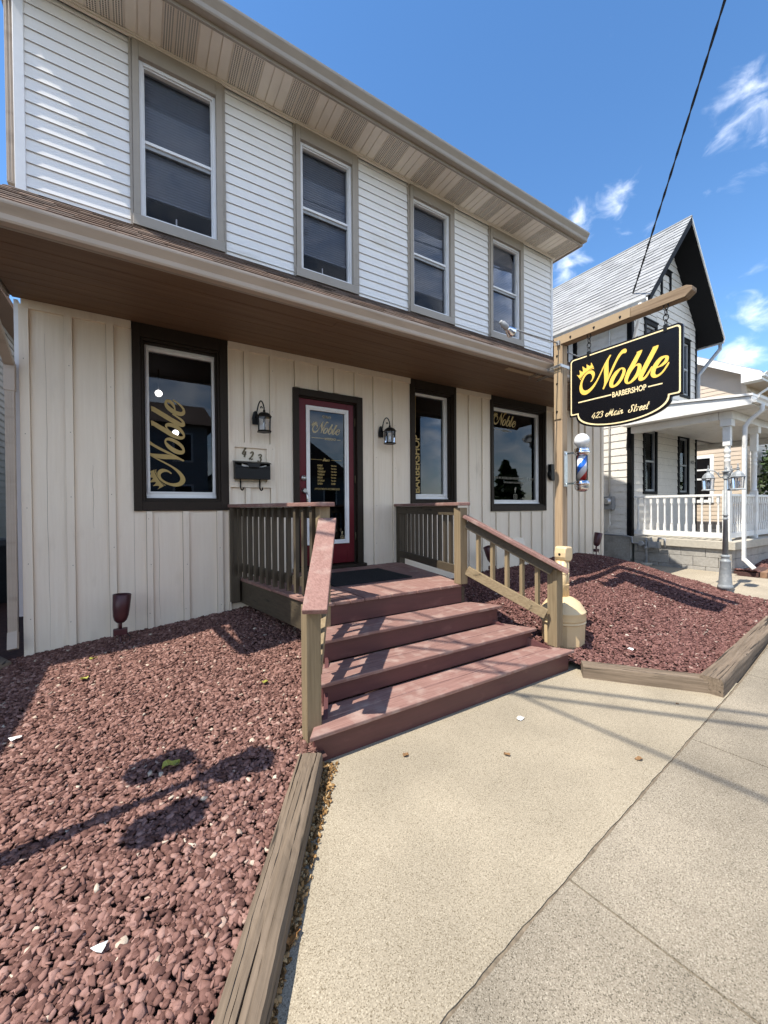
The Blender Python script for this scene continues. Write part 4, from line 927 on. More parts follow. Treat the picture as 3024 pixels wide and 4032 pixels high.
for x in (.965,1.175):
    mb = MB(); mb.tube([(x,my-.012,1.826),(x,my-.014,1.73),(x+.004,my-.02,1.712),(x+.012,my-.035,1.704),(x+.02,my-.046,1.712),(x+.022,my-.05,1.735)], .008, 8); mb.build('hook', M['blackmetal'], t)
for (xa, xb, za, zb, yy, l) in ((.965,1.10,1.99,1.955,my-.085,'white envelope leaning left out of the wall mailbox'),(1.09,1.235,1.945,1.988,my-.075,'white envelope leaning right out of the wall mailbox')):
    mb = MB(); mb.prism([(xa,yy,1.93),(xb,yy,1.93),(xb,yy,zb),(xa,yy,za)], (0,.004,0)); tag(mb.build('letter', M['paper']), l, 'letter', 'letters in the mailbox')
for q in bpy.data.objects:
    if q.get('category') in ('mailbox', 'letter'): q.location.z -= .022
# half-hidden fixture right of the wide window
mb = MB(); mb.box(6.44,6.52,-.09,-.0225,1.99,2.25); mb.lathe((6.53,-.05,2.06), [(.11,-.03),(.11,.03)], 20, axis=Vector((0,-1,0)))
tag(mb.build('wall_fixture', M['blackmetal']), 'round black fixture on the cream wall, half hidden behind the sign post', 'hose reel')

# ================================================================ entrance steps
T = thing('entrance_steps', 'red-brown timber entrance steps with a small railed landing in front of the red door', 'steps', (2.0,-1.2,0))
ZD = .71
def yedge(x, side):
    if side < 0: return -.03-(x-.93)/.27*1.65 if x < 1.2 else -1.68
    return -.03-(3.10-x)/.30*1.65 if x > 2.80 else -1.68
mb = MB(); x = .93
while x < 3.08:
    xb = min(3.10, x+.1385); a, b = x+.002, xb-.003
    fa = max(yedge(a,-1), yedge(a,1))+random.uniform(-.006,.004); fb = max(yedge(b,-1), yedge(b,1))+random.uniform(-.004,.004)
    if abs(fa-fb) < .03: fb = fa+random.uniform(-.002,.002)
    zz = ZD+random.uniform(-.0015,.0015)
    mb.hexa([(a,fa,zz-.028),(b,fb,zz-.028),(b,-.03,zz-.028),(a,-.03,zz-.028)], [(a,fa,zz),(b,fb,zz),(b,-.03,zz),(a,-.03,zz)]); x = xb
mb.build('landing', M['deckwood_y'], T, bev=.005)
for q in (((.965,-.03,.555),(1.235,-1.66,.555)),((3.065,-.03,.555),(2.765,-1.66,.555))): mb = MB(); mb.bar(*q, .036, .24); mb.build('rim_joist', M['darkrail_y'], T, bev=.003)
ST = [(.517,-1.96,1.09,3.00,-1.655,1.21,2.82),(.34,-2.24,.975,3.15,-1.935,1.10,2.99),(.185,-2.51,.80,3.315,-2.215,.985,3.14)]
for z, yf, xa, xb, yb, xc, xd in ST:
    mb = MB(); ym = (yf+yb)/2; xm0, xm1 = (xa+xc)/2, (xb+xd)/2
    mb.hexa([(xa,yf,z-.028),(xb,yf,z-.028),(xm1,ym-.003,z-.028),(xm0,ym-.003,z-.028)], [(xa,yf,z),(xb,yf,z),(xm1,ym-.003,z),(xm0,ym-.003,z)])
    mb.hexa([(xm0,ym+.003,z-.028),(xm1,ym+.003,z-.028),(xd,yb,z-.028),(xc,yb,z-.028)], [(xm0,ym+.003,z-.001),(xm1,ym+.003,z-.001),(xd,yb,z-.001),(xc,yb,z-.001)])
    mb.build('tread', M['deckwood_x'], T, bev=.006)
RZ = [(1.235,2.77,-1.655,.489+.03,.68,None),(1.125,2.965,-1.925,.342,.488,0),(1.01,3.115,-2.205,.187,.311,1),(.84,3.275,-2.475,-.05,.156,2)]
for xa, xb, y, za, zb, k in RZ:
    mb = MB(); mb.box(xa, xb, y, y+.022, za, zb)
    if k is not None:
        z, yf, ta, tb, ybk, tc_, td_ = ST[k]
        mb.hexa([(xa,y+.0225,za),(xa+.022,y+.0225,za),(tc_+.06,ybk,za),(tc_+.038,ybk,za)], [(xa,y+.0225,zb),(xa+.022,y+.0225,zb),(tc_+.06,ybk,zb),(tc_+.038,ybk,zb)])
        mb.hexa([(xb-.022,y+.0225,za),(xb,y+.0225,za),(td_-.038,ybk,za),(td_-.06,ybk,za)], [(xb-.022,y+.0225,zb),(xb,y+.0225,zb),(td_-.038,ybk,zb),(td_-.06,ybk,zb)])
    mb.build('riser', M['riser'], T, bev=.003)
mb = MB()   # stringers under the treads
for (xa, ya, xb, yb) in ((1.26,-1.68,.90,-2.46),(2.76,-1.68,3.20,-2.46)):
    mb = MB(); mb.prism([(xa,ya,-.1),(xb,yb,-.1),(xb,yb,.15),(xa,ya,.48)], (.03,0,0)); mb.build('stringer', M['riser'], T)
def post(x0, x1, y0, y1, z0, z1, mt='treated_z'):
    mb = MB(); mb.box(x0, x1, y0, y1, z0, z1); return mb.build('post', M[mt], T, bev=.004)
def cap(a, b, w_, name='cap_rail', th=.034, mt='deckwood_y'):
    mb = MB(); mb.bar(a, b, w_, th); return mb.build(name, M[mt], T, bev=.006)
# landing rails
def lerp(a, b, t): return tuple(p+(q-p)*t for p, q in zip(a, b))
for sgn, A_, B_ in ((-1,(.905,-.03),(1.255,-1.60)),(1,(3.075,-.03),(2.735,-1.60))):
    d = (Vector(B_)-Vector(A_)).normalized(); n = Vector((-d.y, d.x))*(1 if sgn > 0 else -1)   # n points outwards
    if n.x*sgn < 0: n = -n
    e = (B_[0]+d.x*.11, B_[1]+d.y*.11)
    cap((A_[0]-d.x*.0+sgn*.01, A_[1]+.02, 1.507), (e[0]+sgn*.01, e[1]-.02, 1.507), .14)
    mb = MB(); mb.bar((A_[0],A_[1],1.4405),(B_[0],B_[1],1.4405), .036, .095); mb.build('top_rail', M['darkrail_y'], T, bev=.003)
    mb = MB(); mb.bar((A_[0],A_[1],.842),(B_[0],B_[1],.842), .036, .085); mb.build('bottom_rail', M['darkrail_y'], T, bev=.003)
    N = 13
    for i in range(N):
        t = (i+.55)/N; c = Vector(A_)+(Vector(B_)-Vector(A_))*t + n*.037; s = .0175
        q = [c-d*s-n*s, c+d*s-n*s, c+d*s+n*s, c-d*s+n*s]
        if (q[1]-q[0]).cross(q[3]-q[0]) < 0: q = [q[0], q[3], q[2], q[1]]
        z0 = .745 if sgn < 0 else .80
        zt = [1.486 if (p-c).dot(n) < 0 else 1.462 for p in q]
        mb = MB(); mb.hexa([(p.x,p.y,z0) for p in q], [(p.x,p.y,h_) for p, h_ in zip(q, zt)]); mb.build('baluster', M['darkrail_z'], T)
    c = Vector(A_)+d*.02; mb = MB(); mb.box(c.x-.045+sgn*.02, c.x+.045+sgn*.02, -.115, -.028, .45, 1.488); mb.build('post', M['darkrail_z'], T, bev=.004)
post(1.225,1.315,-1.665,-1.575,.05,1.488); post(2.69,2.785,-1.705,-1.61,.71,1.47)
# stair rails
for sgn, a, b in ((-1,(1.285,-1.68,1.385),(.832,-2.52,.893)),(1,(2.765,-1.69,1.385),(3.275,-2.475,.885))):
    cap(a, b, .142)
    mt = 'darkrail_y'; dn = (0,0,-.072)
    a2 = lerp(a, b, .02); b2 = lerp(a, b, .86)
    mb = MB(); mb.bar((a2[0],a2[1],a2[2]-.066),(b2[0],b2[1],b2[2]-.066), .036, .09); mb.build('top_rail', M[mt], T, bev=.003)
    mb = MB(); a3 = lerp(a, b, .02); b3 = lerp(a, b, .80); mb.bar((a3[0],a3[1],a3[2]-.53),(b3[0],b3[1],b3[2]-.50), .036, .09); mb.build('bottom_rail', M['treated_y'], T, bev=.003)
    N = 5
    for i in range(N):
        t = (i+.8)/(N+.9); p = lerp(a, b, t*.86); s = .017; off = .036*sgn
        mb = MB(); mb.box(p[0]-s+off, p[0]+s+off, p[1]-s, p[1]+s, p[2]-.55, p[2]-.045); mb.build('baluster', M['treated_z'], T)
post(.82,.912,-2.42,-2.33,-.02,.90); post(3.222,3.312,-2.396,-2.295,.186,.90)
# mat
t = MB(); t.hexa([(1.60,-1.12,.7135),(2.53,-1.12,.7135),(2.53,-.40,.7135),(1.60,-.40,.7135)], [(1.605,-1.115,.724),(2.525,-1.115,.724),(2.525,-.405,.724),(1.605,-.405,.724)])
for i in range(30): t.box(1.63, 2.50, -1.10+i*.0228, -1.09+i*.0228, .7245, .728)
tag(t.build('door_mat', M['rubber']), 'black rubber door mat on the landing in front of the red door', 'door mat')

# ================================================================ sign post
PXa, PXb, PYa, PYb = 4.640, 4.752, -1.508, -1.396
P = thing('sign_post', 'tall timber sign post with a long beam reaching towards the street, strapped to the porch', 'sign post', (4.696,-1.452,.2))
mb = MB(); mb.box(PXa, PXb, PYa, PYb, .1, 3.553); mb.build('post', M['postwood'], P, bev=.005)
mb = MB(); bz0, bz1 = 3.555, 3.668; yt = -2.905
prof = [(PYb,bz0),(PYb,bz1),(yt+.045,bz1+.004),(yt,bz1-.02),(yt+.02,bz0-.005),(yt+.115,bz0-.028),(yt+.3,bz0-.015),(PYa-.3,bz0)]
prof = [(PYb,bz0),(PYb,bz1),(yt+.05,bz1),(yt,bz1-.026),(yt,bz0+.045),(yt+.06,bz0-.0),]
mb.prism([(PXa,y,z) for y, z in prof], (PXb-PXa,0,0)); mb.build('beam', M['beamwood'], P, bev=.006)
mb = MB(); mb.box(PXa-.012, PXa-.0005, -2.335, PYb, bz0+.004, bz1-.003); mb.build('plate', M['tanplate'], P, bev=.002)
mb = MB(); mb.box(PXa-.012, PXa-.0005, PYa+.012, PYb-.002, 2.605, bz0+.003); mb.build('plate', M['tanplate'], P, bev=.002)
def arrow(y, z):
    s = .013; mb = MB(); x = PXa-.0125
    mb.prism([(x,y,z-1.7*s),(x,y+s,z+.2*s),(x,y+.85*s,z+1.1*s),(x,y+.3*s,z+.8*s),(x,y,z+1.5*s),(x,y-.3*s,z+.8*s),(x,y-.85*s,z+1.1*s),(x,y-s,z+.2*s)], (-.004,0,0)); mb.build('bolt', M['blackmetal'], P)
for y, z in ((-1.63,3.60),(-1.93,3.60),(-2.23,3.60),(-1.443,3.42),(-1.443,3.06),(-1.443,2.70)): arrow(y, z)
# perforated strap and the board it is bolted to
mb = MB()
def perf(mb, a, b, wd, flange):
    """slotted angle from a to b along y: horizontal leg with slots + vertical leg with slots"""
    n = 11
    for i in range(n):
        p, q = lerp(a, b, (i+.12)/n), lerp(a, b, (i+.88)/n); pm, qm = lerp(a, b, i/n), lerp(a, b, (i+1)/n)
        for lo, hi in ((-.5,-.18),(.18,.5)):
            mb.bar((pm[0]+wd*(lo+hi)/2, pm[1], pm[2]),(qm[0]+wd*(lo+hi)/2, qm[1], qm[2]), wd*(hi-lo), .003)
        m0, m1 = lerp(a, b, (i+.72)/n), lerp(a, b, (i+1)/n)
        mb.bar(m0, m1, wd*.36, .003)
        for lo, hi in ((-.5,-.2),(.2,.5)):
            c = -flange/2; mb.bar((pm[0]-wd/2, pm[1], pm[2]+c+flange*(lo+hi)/2),(qm[0]-wd/2, qm[1], qm[2]+c+flange*(lo+hi)/2), .003, flange*(hi-lo))
        mb.bar((m0[0]-wd/2, m0[1], m0[2]-flange/2),(m1[0]-wd/2, m1[1], m1[2]-flange/2), .003, flange*.4)
perf(mb, (4.615,-1.03,3.268), (4.615,-1.512,3.30), .035, .035); perf(mb, (4.79,-1.03,3.262), (4.79,-1.512,3.29), .035, .035)
mb.bar((4.60,-1.5125,3.284),(4.80,-1.5125,3.279), .003, .036); mb.build('strap', M['steel'], P)
mb = MB(); mb.prism([(4.08,-1.13,3.312),(4.06,-1.13,3.295),(4.09,-1.13,3.268),(5.4,-1.13,3.268),(5.4,-1.13,3.312)], (0,.075,0)); mb.build('ceiling_board', M['tanplate'], P, bev=.003)

# hanging sign
SX0, SX1 = 4.645, 4.672
H = thing('hanging_sign', 'black shaped hanging sign with gold script lettering and a crown, hanging from the timber beam', 'sign', (4.66,-2.22,3.0))
def S2(u, v, x): return (x, -1.713-u, 2.758+v)
def outline(ins):
    o = []; a, b, t, lo, bt = -.108+ins, 1.118-ins, .565-ins, -.165+ins, -.362+ins
    c0, c1 = -.018+ins, 1.02-ins
    r_ = .05-ins*.6
    for k in range(6): an = R(180-18*k); o.append((a+r_+r_*math.cos(an), t-r_+r_*math.sin(an)))
    for k in range(6): an = R(90-18*k); o.append((b-r_+r_*math.cos(an), t-r_+r_*math.sin(an)))
    o += [(b, lo+.012), (b-.012, lo), (c1, lo)]
    n = 26
    for i in range(1, n):
        an = math.pi*i/n; o.append(((c0+c1)/2+(c1-c0)/2*math.cos(an), lo-(lo-bt)*math.sin(an)**.85))
    o += [(c0, lo), (a+.012, lo), (a, lo+.012)]
    return o
mb = MB(); mb.prism([S2(u, v, SX0) for u, v in outline(0)], (SX1-SX0,0,0)); mb.build('board', M['signblack'], H, bev=.002)
mb = MB(); o1, o2 = outline(.019), outline(.0335); k = len(o1); XF = SX0-.0022
mb.add([S2(u, v, XF) for u, v in o1+o2], [(i, i+k, (i+1) % k+k, (i+1) % k) for i in range(k)]); mb.build('border', M['palegold'], H)
def onsign(u0, v0, s=1): return lambda v: S2(u0+v[0]*s, v0+v[1]*s, XF)
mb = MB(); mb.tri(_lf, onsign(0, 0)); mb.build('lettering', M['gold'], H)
for q in ((.012,.412,-.007,.008),(.80,.936,-.016,-.003)): mb = MB(); mb.tri(rect_vf(*q), onsign(0,0)); mb.build('rule_line', M['palegold'], H)
mb = MB(); mb.tri(text_vf('BARBERSHOP', .358, .062, .022), onsign(.424,-.036)); mb.build('lettering', M['palegold'], H)
mb = MB(); mb.tri(script_vf('423', .150, .068, .10, .2), onsign(.175,-.234)); mb.build('lettering', M['palegold'], H); mb = MB(); mb.tri(script_vf('Main', .215, .075, .105), onsign(.345,-.240)); mb.build('lettering', M['palegold'], H); mb = MB(); mb.tri(script_vf('Street', .225, .075, .105), onsign(.595,-.243)); mb.build('lettering', M['palegold'], H)
for u in (.14,.96):
    mb = MB(); xc = (SX0+SX1)/2; y, z = S2(u, .565, xc)[1:]
    def ring(c, r_, pl): return [tuple(Vector(c)+ (Vector((0,math.cos(a)*r_*.7,math.sin(a)*r_)) if pl else Vector((math.cos(a)*r_*.7,0,math.sin(a)*r_)))) for a in [2*math.pi*i/12 for i in range(13)]]
    mb.bar((xc,y,z-.05),(xc,y,z+.025), .038, .035, (0,1,0))
    n = 4; top = bz0+.004; h_ = (top-z-.02)/n
    for i in range(n): mb.tube(ring((xc,y,z+.02+h_*(i+.5)), h_*.62, i % 2), .0055, 6)
    mb.build('chain', M['blackmetal'], H)

# floodlights on rods
def floodlight(sgn, label):
    y = PYa+.03; x0 = PXa-.012 if sgn < 0 else PXb
    t = thing('sign_floodlight', label, 'floodlight', (x0, y, 3.60), 'floodlights on rods at the top of the sign post')
    if sgn < 0: a, b = (x0,-1.47,3.575), (3.735,-1.50,3.540)
    else: a, b = (x0,-1.47,3.50), (5.60,-1.53,3.43)
    mb = MB(); mb.box(min(x0, x0+.03*sgn), max(x0, x0+.03*sgn), -1.492, -1.448, a[2]-.03, a[2]+.03); mb.build('junction_box', M['greymetal'], t, bev=.003)
    mb = MB(); mb.tube([(a[0]+.03*sgn, a[1], a[2]), b], .0085, 8); mb.build('rod', M['greymetal'], t)
    ax = Vector((-.62*sgn*-1, .05, -.52)).normalized() if False else Vector((.80*(-sgn), -.02, -.38)).normalized()
    c = Vector(b)+Vector((-.24*sgn*-1,0,.02))*1.0; c = Vector((b[0]+.20*sgn, b[1], b[2]+.022))
    mb = MB(); mb.lathe(c, [(.010,-.035),(.022,-.03),(.024,-.0),(.033,.005),(.035,.075),(.033,.085)], 14, axis=ax); mb.build('socket', M['greymetal'], t)
    mb = MB(); mb.lathe(c, [(.028,.0855),(.036,.10),(.052,.14),(.062,.17),(.060,.182),(.03,.196),(.004,.2)], 18, axis=ax); mb.build('bulb', M['chrome'], t)
floodlight(-1, 'small silver floodlight on a thin rod pointing left from the top of the sign post')
floodlight(1, 'floodlight on a thin rod behind the hanging sign')

# barber pole
by, bx = -1.735, 4.70
BP = thing('barber_pole', 'barber pole with a white globe and chrome ends on the side of the sign post', 'barber pole', (bx,by,1.70))
mb = MB(); mb.box(bx-.035, bx+.035, PYa-.014, PYa-.0005, 1.73, 2.185); mb.build('backplate', M['steel'], BP, bev=.002)
mb = MB()
for z in (1.765,2.15): mb.box(bx-.018, bx+.018, by+.07, PYa-.0145, z-.012, z+.012); mb.tube([(bx-.02,PYa-.02,z),(bx-.02,PYa-.03,z)], .01, 8)
mb.build('arm', M['chrome'], BP)
mb = MB(); mb.lathe((bx,by,1.655), [(.004,0),(.04,.003),(.066,.016),(.080,.04),(.083,.07),(.083,.088),(.092,.092),(.094,.104),(.090,.112),(.086,.114),(.084,.126),(.074,.134),(.066,.145)], 28); mb.build('lower_cap', M['chrome'], BP)
mb = MB(); mb.lathe((bx,by,2.105), [(.066,0),(.078,.01),(.082,.022),(.092,.026),(.094,.05),(.086,.054),(.083,.066),(.083,.088),(.062,.092),(.052,.106)], 28); mb.build('upper_cap', M['chrome'], BP)
mb = MB(); mb.lathe((bx,by,1.8005), [(.0545,0),(.0545,.304)], 28); oc = mb.build('stripes', M['barber'], BP); 
for v in oc.data.vertices: v.co -= Vector((bx,by,1.9))-BP.location
oc.location = Vector((bx,by,1.9))-BP.location
mb = MB(); mb.lathe((bx,by,1.8005), [(.068,0),(.068,.3035)], 28); mb.build('glass_tube', M['barberglass'], BP)
mb = MB(); mb.lathe((bx,by,2.2), [(.045,0)]+[(.089*math.sin(R(a)), .0935-.089*math.cos(R(a))) for a in range(36, 180, 9)]+[(.002,.1825)], 28); mb.build('globe', M['whiteglobe'], BP)

# smoking receptacle
cx, cy, cz = 3.62, -2.19, .09
A = thing('ash_receptacle', 'beige plastic smoking receptacle with a tall neck beside the right stair post', 'ash bin', (cx,cy,cz))
mb = MB(); N = 10; r_ = .205
mb.lathe((cx,cy,cz), [(r_*.90,0),(r_*.93,.012),(r_*.96,.03),(r_,.235)], N, False, R(9)); 
mb.build('base', M['beige_plastic'], A, bev=.004)
mb = MB(); mb.lathe((cx,cy,cz+.2355), [(.21,0),(.213,.004),(.213,.012),(.207,.016),(.207,.026),(.213,.030),(.213,.044),(.211,.1),(.214,.104),(.214,.112),(.205,.118),(.19,.15),(.155,.20),(.10,.235),(.062,.25)], 36); mb.build('lid', M['beige_plastic'], A)
mb = MB()
q = .062
for k in range(4):
    a = R(45+90*k); mb.tube([(cx+.030*math.cos(a), cy+.030*math.sin(a), cz+.47),(cx+.027*math.cos(a), cy+.027*math.sin(a), cz+.84)], .032, 12)
for z in (.60,.71): mb.lathe((cx,cy,cz+z), [(.058,0),(.064,.003),(.058,.006)], 20)
mb.build('neck', M['beige_plastic'], A)
mb = MB(); hz = cz+.83
pts = [(u_*.72+.012, v_) for u_, v_ in [(.045,0),(.085,.03),(.092,.06),(.092,.115),(.078,.15),(-.055,.155),(-.082,.135),(-.092,.09),(-.092,.05),(-.07,.01)]]
mb.prism([(cx+u, cy-.062, hz+v) for u, v in pts], (0,.124,0)); mb.build('head', M['beige_plastic'], A, bev=.014)
mb = MB(); mb.tube([(cx-.0545,cy,hz+.075),(cx-.0555,cy,hz+.075)], .014, 10); mb.build('opening', M['blackmetal'], A)
mb = MB(); mb.box(cx+.16, cx+.212, cy-.13, cy-.09, cz+.30, cz+.335); mb.build('latch', M['blackmetal'], A)

# landscape spotlights
def spot(loc, label, tilt, yawd):
    t = thing('landscape_spotlight', label, 'spotlight', loc, 'maroon bullet spotlights in the gravel'); X, Y, Z = loc
    mb = MB(); mb.lathe((X,Y,Z-.08), [(.008,0),(.011,.16)], 10); mb.build('stake', M['maroon'], t)
    mb = MB(); mb.box(X-.055, X+.055, Y-.03, Y+.03, Z+.081, Z+.135); mb.build('junction_box', M['maroon'], t, bev=.004)
    ax = Vector((math.sin(R(tilt))*math.cos(R(yawd)), math.sin(R(tilt))*math.sin(R(yawd)), math.cos(R(tilt))))
    c = Vector((X,Y,Z+.185)); mb = MB(); mb.tube([(X,Y,Z+.1355),(X,Y,Z+.175),tuple(c+ax*.02)], .014, 8); mb.build('knuckle', M['maroon'], t)
    mb = MB(); mb.lathe(c, [(.004,.0),(.03,.006),(.05,.028),(.062,.07),(.068,.14),(.074,.262),(.070,.264),(.064,.15),(.05,.10),(.002,.098)], 22, axis=ax); mb.build('hood', M['maroon'], t)
    mb = MB(); mb.tube([(X+.05,Y-.01,Z+.09),(X+.075,Y-.015,Z+.05),(X+.062,Y-.02,Z-.03)], .004, 6); mb.build('wire', M['cable'], t)
spot((-.155,-.26,hl(-.155,-.26)), 'maroon bullet spotlight pointing up in front of the cream wall left of the steps', 4, 20)
spot((4.70,-.26,hr(4.7,-.26)), 'maroon bullet spotlight seen through the right stair railing', 16, 160)
spot((7.53,-.30,hr(7.53,-.3)), 'maroon bullet spotlight at the right corner of the cream wall', 14, -10)
# wall vent low on the cream wall behind the railing
mb = MB(); mb.hexa([(5.45,-.09,.80),(5.72,-.09,.80),(5.72,-.009,.80),(5.45,-.009,.80)], [(5.45,-.03,.93),(5.72,-.03,.93),(5.72,-.009,.93),(5.45,-.009,.93)])
tag(mb.build('wall_vent', M['cream']), 'small cream vent hood low on the wall behind the right stair rail', 'vent')

# ================================================================ ornate lamp posts
def lamp_post(loc, label, rot):
    t = thing('lamp_post', label, 'lamp post', loc, 'grey three-lantern lamp posts'); X, Y, Z = loc
    mb = MB(); mb.lathe((X,Y,Z-.03), [(.094,0),(.094,.05),(.086,.06),(.082,.075),(.062,.40),(.066,.41),(.066,.425),(.05,.435),(.046,.47),(.056,.48),(.056,.50),(.04,.515)], 24); mb.build('base', M['lampgrey'], t)
    mb = MB(); mb.lathe((X,Y,Z+.4855), [(.038,0),(.027,.52),(.034,.525),(.034,.54),(.025,.55),(.025,.58),(.034,.585),(.034,.60),(.024,.61),(.021,1.13)], 18); mb.build('shaft', M['lampgrey'], t)
    mb = MB(); mb.lathe((X,Y,Z+1.6155), [(.026,0),(.034,.01),(.028,.02),(.028,.10),(.05,.112),(.05,.12),(.02,.13),(.012,.145),(.02,.16),(.012,.178),(.003,.20)], 12); mb.build('finial', M['lampgrey'], t)
    for k in range(3):
        a = R(rot+120*k); ca, sa = math.cos(a), math.sin(a); P_ = lambda r_, z: (X+ca*r_, Y+sa*r_, Z+z)
        mb = MB(); mb.tube([P_(.026,1.66),P_(.05,1.645),P_(.075,1.665),P_(.095,1.71),P_(.13,1.745),P_(.175,1.755),P_(.205,1.752)], .0075, 8)
        mb.tube([P_(.026,1.70),P_(.055,1.69),P_(.08,1.70),P_(.085,1.725),P_(.07,1.73)], .006, 6); mb.build('arm', M['lampgrey'], t)
        lx, ly = X+ca*.205, Y+sa*.205; lz = Z+1.45
        mb = MB(); mb.lathe((lx,ly,lz+.185), [(.090,0),(.092,.006),(.082,.012),(.078,.02),(.066,.05),(.045,.075),(.022,.088),(.014,.10),(.024,.115),(.012,.125),(.016,.14),(.008,.155),(.008,.19),(.004,.20)], 8, False); 
        Ln = mb.build('lantern', M['lampgrey'], t)
        mb = MB()
        for j in range(8):
            b = R(45*j); mb.bar((lx+.066*math.cos(b), ly+.066*math.sin(b), lz+.025),(lx+.078*math.cos(b), ly+.078*math.sin(b), lz+.184), .007, .007, (math.cos(b), math.sin(b), 0))
        mb.lathe((lx,ly,lz), [(.088,0),(.090,.006),(.072,.022),(.062,.024)], 8, False); mb.build('cage', M['lampgrey'], Ln)
        mb = MB()
        for j in range(8):
            b, c = R(45*j), R(45*j+45); mb.add([(lx+.063*math.cos(b), ly+.063*math.sin(b), lz+.026),(lx+.063*math.cos(c), ly+.063*math.sin(c), lz+.026),(lx+.075*math.cos(c), ly+.075*math.sin(c), lz+.183),(lx+.075*math.cos(b), ly+.075*math.sin(b), lz+.183)], [(0,1,2,3)])
        mb.build('glass_pane', M['lampglass'], Ln)
        mb = MB(); mb.lathe((lx,ly,lz+.03), [(.01,0),(.01,.03),(.02,.05),(.022,.07),(.006,.10)], 8); mb.build('bulb', M['whiteglobe'], Ln)
    return t
# view direction to the right post has azimuth 73 deg; its arms are seen left, right and behind
lamp_post((7.47,-2.30,.245), 'grey lamp post with three lanterns at the edge of the right gravel bed', 118)
lamp_post((-.86,-2.52,.09), 'grey three-lantern lamp post at the left edge of the left gravel bed', 0).scale = (1.22, 1.22, 1.22)

# ================================================================ utility cables and poles
def cable(name, label, pts, r_, sag, cat='cable', twist=0, group=None):
    a, b = Vector(pts[0]), Vector(pts[1]); L_ = []; n = 60
    for i in range(n+1):
        t = i/n; p = a+(b-a)*t; p.z -= sag*4*t*(1-t); L_.append(p)
    mb = MB()
    if twist:
        for ph in (0, math.pi):
            mb.tube([p+Vector((math.cos(i*1.5+ph)*twist, math.sin(i*1.5+ph)*twist*.4, math.sin(i*1.5+ph)*twist)) for i, p in enumerate(L_)], r_, 6)
    else: mb.tube(L_, r_, 6)
    o = mb.build(name, M['cable']); tag(o, label, cat, group); return o
def pole(loc, h_, label):
    t = thing('utility_pole', label, 'utility pole', loc); X, Y, Z = loc
    mb = MB(); mb.lathe(loc, [(.15,-.3),(.14,1),(.11,h_)], 14); mb.build('shaft', M['bark'], t)
    mb = MB(); mb.box(X-1.1, X+1.1, Y-.05, Y+.05, Z+h_-.9, Z+h_-.78); mb.build('crossarm', M['bark'], t)
    return t
pole((2.9,-5.55,-.1), 9.9, 'brown wooden utility pole at the near kerb')
pole((6.6,-12.6+0,-.15), 7.6, 'brown wooden utility pole standing across the road')
cable('service_cable', 'black twisted service cable dropping from the sky to the corner of the white gabled house', ((9.22,-.13,6.05),(2.9,-5.45,9.75)), .011, .12, twist=.012)
GC = 'overhead cables whose shadows cross the concrete'
h_ = 6.4
def wl(p, d, s0, s1, z0, z1):
    P0 = Vector(p)-Vector((SUN.x/-SUN.z, SUN.y/-SUN.z))*h_; D_ = Vector(d).normalized()
    a, b = P0+D_*s0, P0+D_*s1; return ((a.x,a.y,z0),(b.x,b.y,z1))
cable('overhead_cable', 'black overhead cable above the concrete, the nearer of two close parallel ones', wl((2.45,-2.5),(1.02,-1.25),-4.4,11,6.4,6.6), .021, .0, group=GC)
cable('overhead_cable', 'black overhead cable above the concrete, the farther of two close parallel ones', wl((2.72,-2.5),(1.0,-1.25),-4.4,11,6.4,6.6), .021, .0, group=GC)
cable('overhead_cable', 'thinner black overhead cable crossing the two parallel ones', wl((2.53,-2.8),(.10,-1.05),-2.0,12,6.4,6.5), .017, .0, group=GC)

# ================================================================ white gabled house on the right
Wh = thing('gabled_house', 'white clapboard house with a steep grey shingled gable and black trim', 'house', (9.25,-.1,.2))
hx0, hx1, hy0, hy1, he, ap, ax_ = 9.25, 12.55, -.10, 9.0, 6.05, 8.02, 10.9
sl = (ap-he)/(ax_-hx0)
mb = MB()
def wallbox_front(mb, x0, x1, z0, z1, holes):
    """front wall clapboards with holes (x0,x1,z0,z1)"""
    xs = sorted({x0, x1} | {h[0] for h in holes} | {h[1] for h in holes})
    for a, b in zip(xs[:-1], xs[1:]):
        zs = [(z0, z1)]
        for h in holes:
            if h[0] < b-.001 and h[1] > a+.001:
                nz_ = []
                for (p, q) in zs:
                    if h[2] > p: nz_.append((p, min(q, h[2])))
                    if h[3] < q: nz_.append((max(p, h[3]), q))
                zs = [k for k in nz_ if k[1]-k[0] > .01]
        for (p, q) in zs: lapped(mb, a, b, p, q, .165, .016, lambda a_, o_, z_: (a_, hy0-o_, z_))
HW = [(9.75,10.40,1.74,3.29),(11.49,12.11,1.74,3.27),(9.80,10.40,4.25,5.72),(11.60,12.16,4.22,5.70)]
wallbox_front(mb, hx0, hx1, .80, he+.0, HW)
lapped(mb, 0, 0, he, ap-.02, .165, .016, lambda a_, o_, z_: (a_, hy0-o_, z_), clip=lambda z: (ax_-(ap-z)/sl, ax_+(ap-z)/sl))
lapped(mb, hy0, hy1, .80, he, .165, .016, lambda a_, o_, z_: (hx0-o_, a_, z_))
mb.box(hx0+.001, hx0+.05, hy0+.001, hy1, .3, he); mb.box(hx1-.05, hx1, hy0+.001, hy1, .3, he); mb.box(hx0+.05, hx1-.05, 8.9, 9, .3, he)
mb.prism([(hx0+.06,hy0+.08,he),(hx1-.06,hy0+.08,he),(ax_,hy0+.08,ap-.1)], (0,.02,0))
mb.build('wall', M['clap_white'], Wh)
mb = MB(); mb.box(hx0+.06, hx1-.06, hy0+.35, 8.8, .5, he); mb.build('inner_wall', M['interior'], Wh)
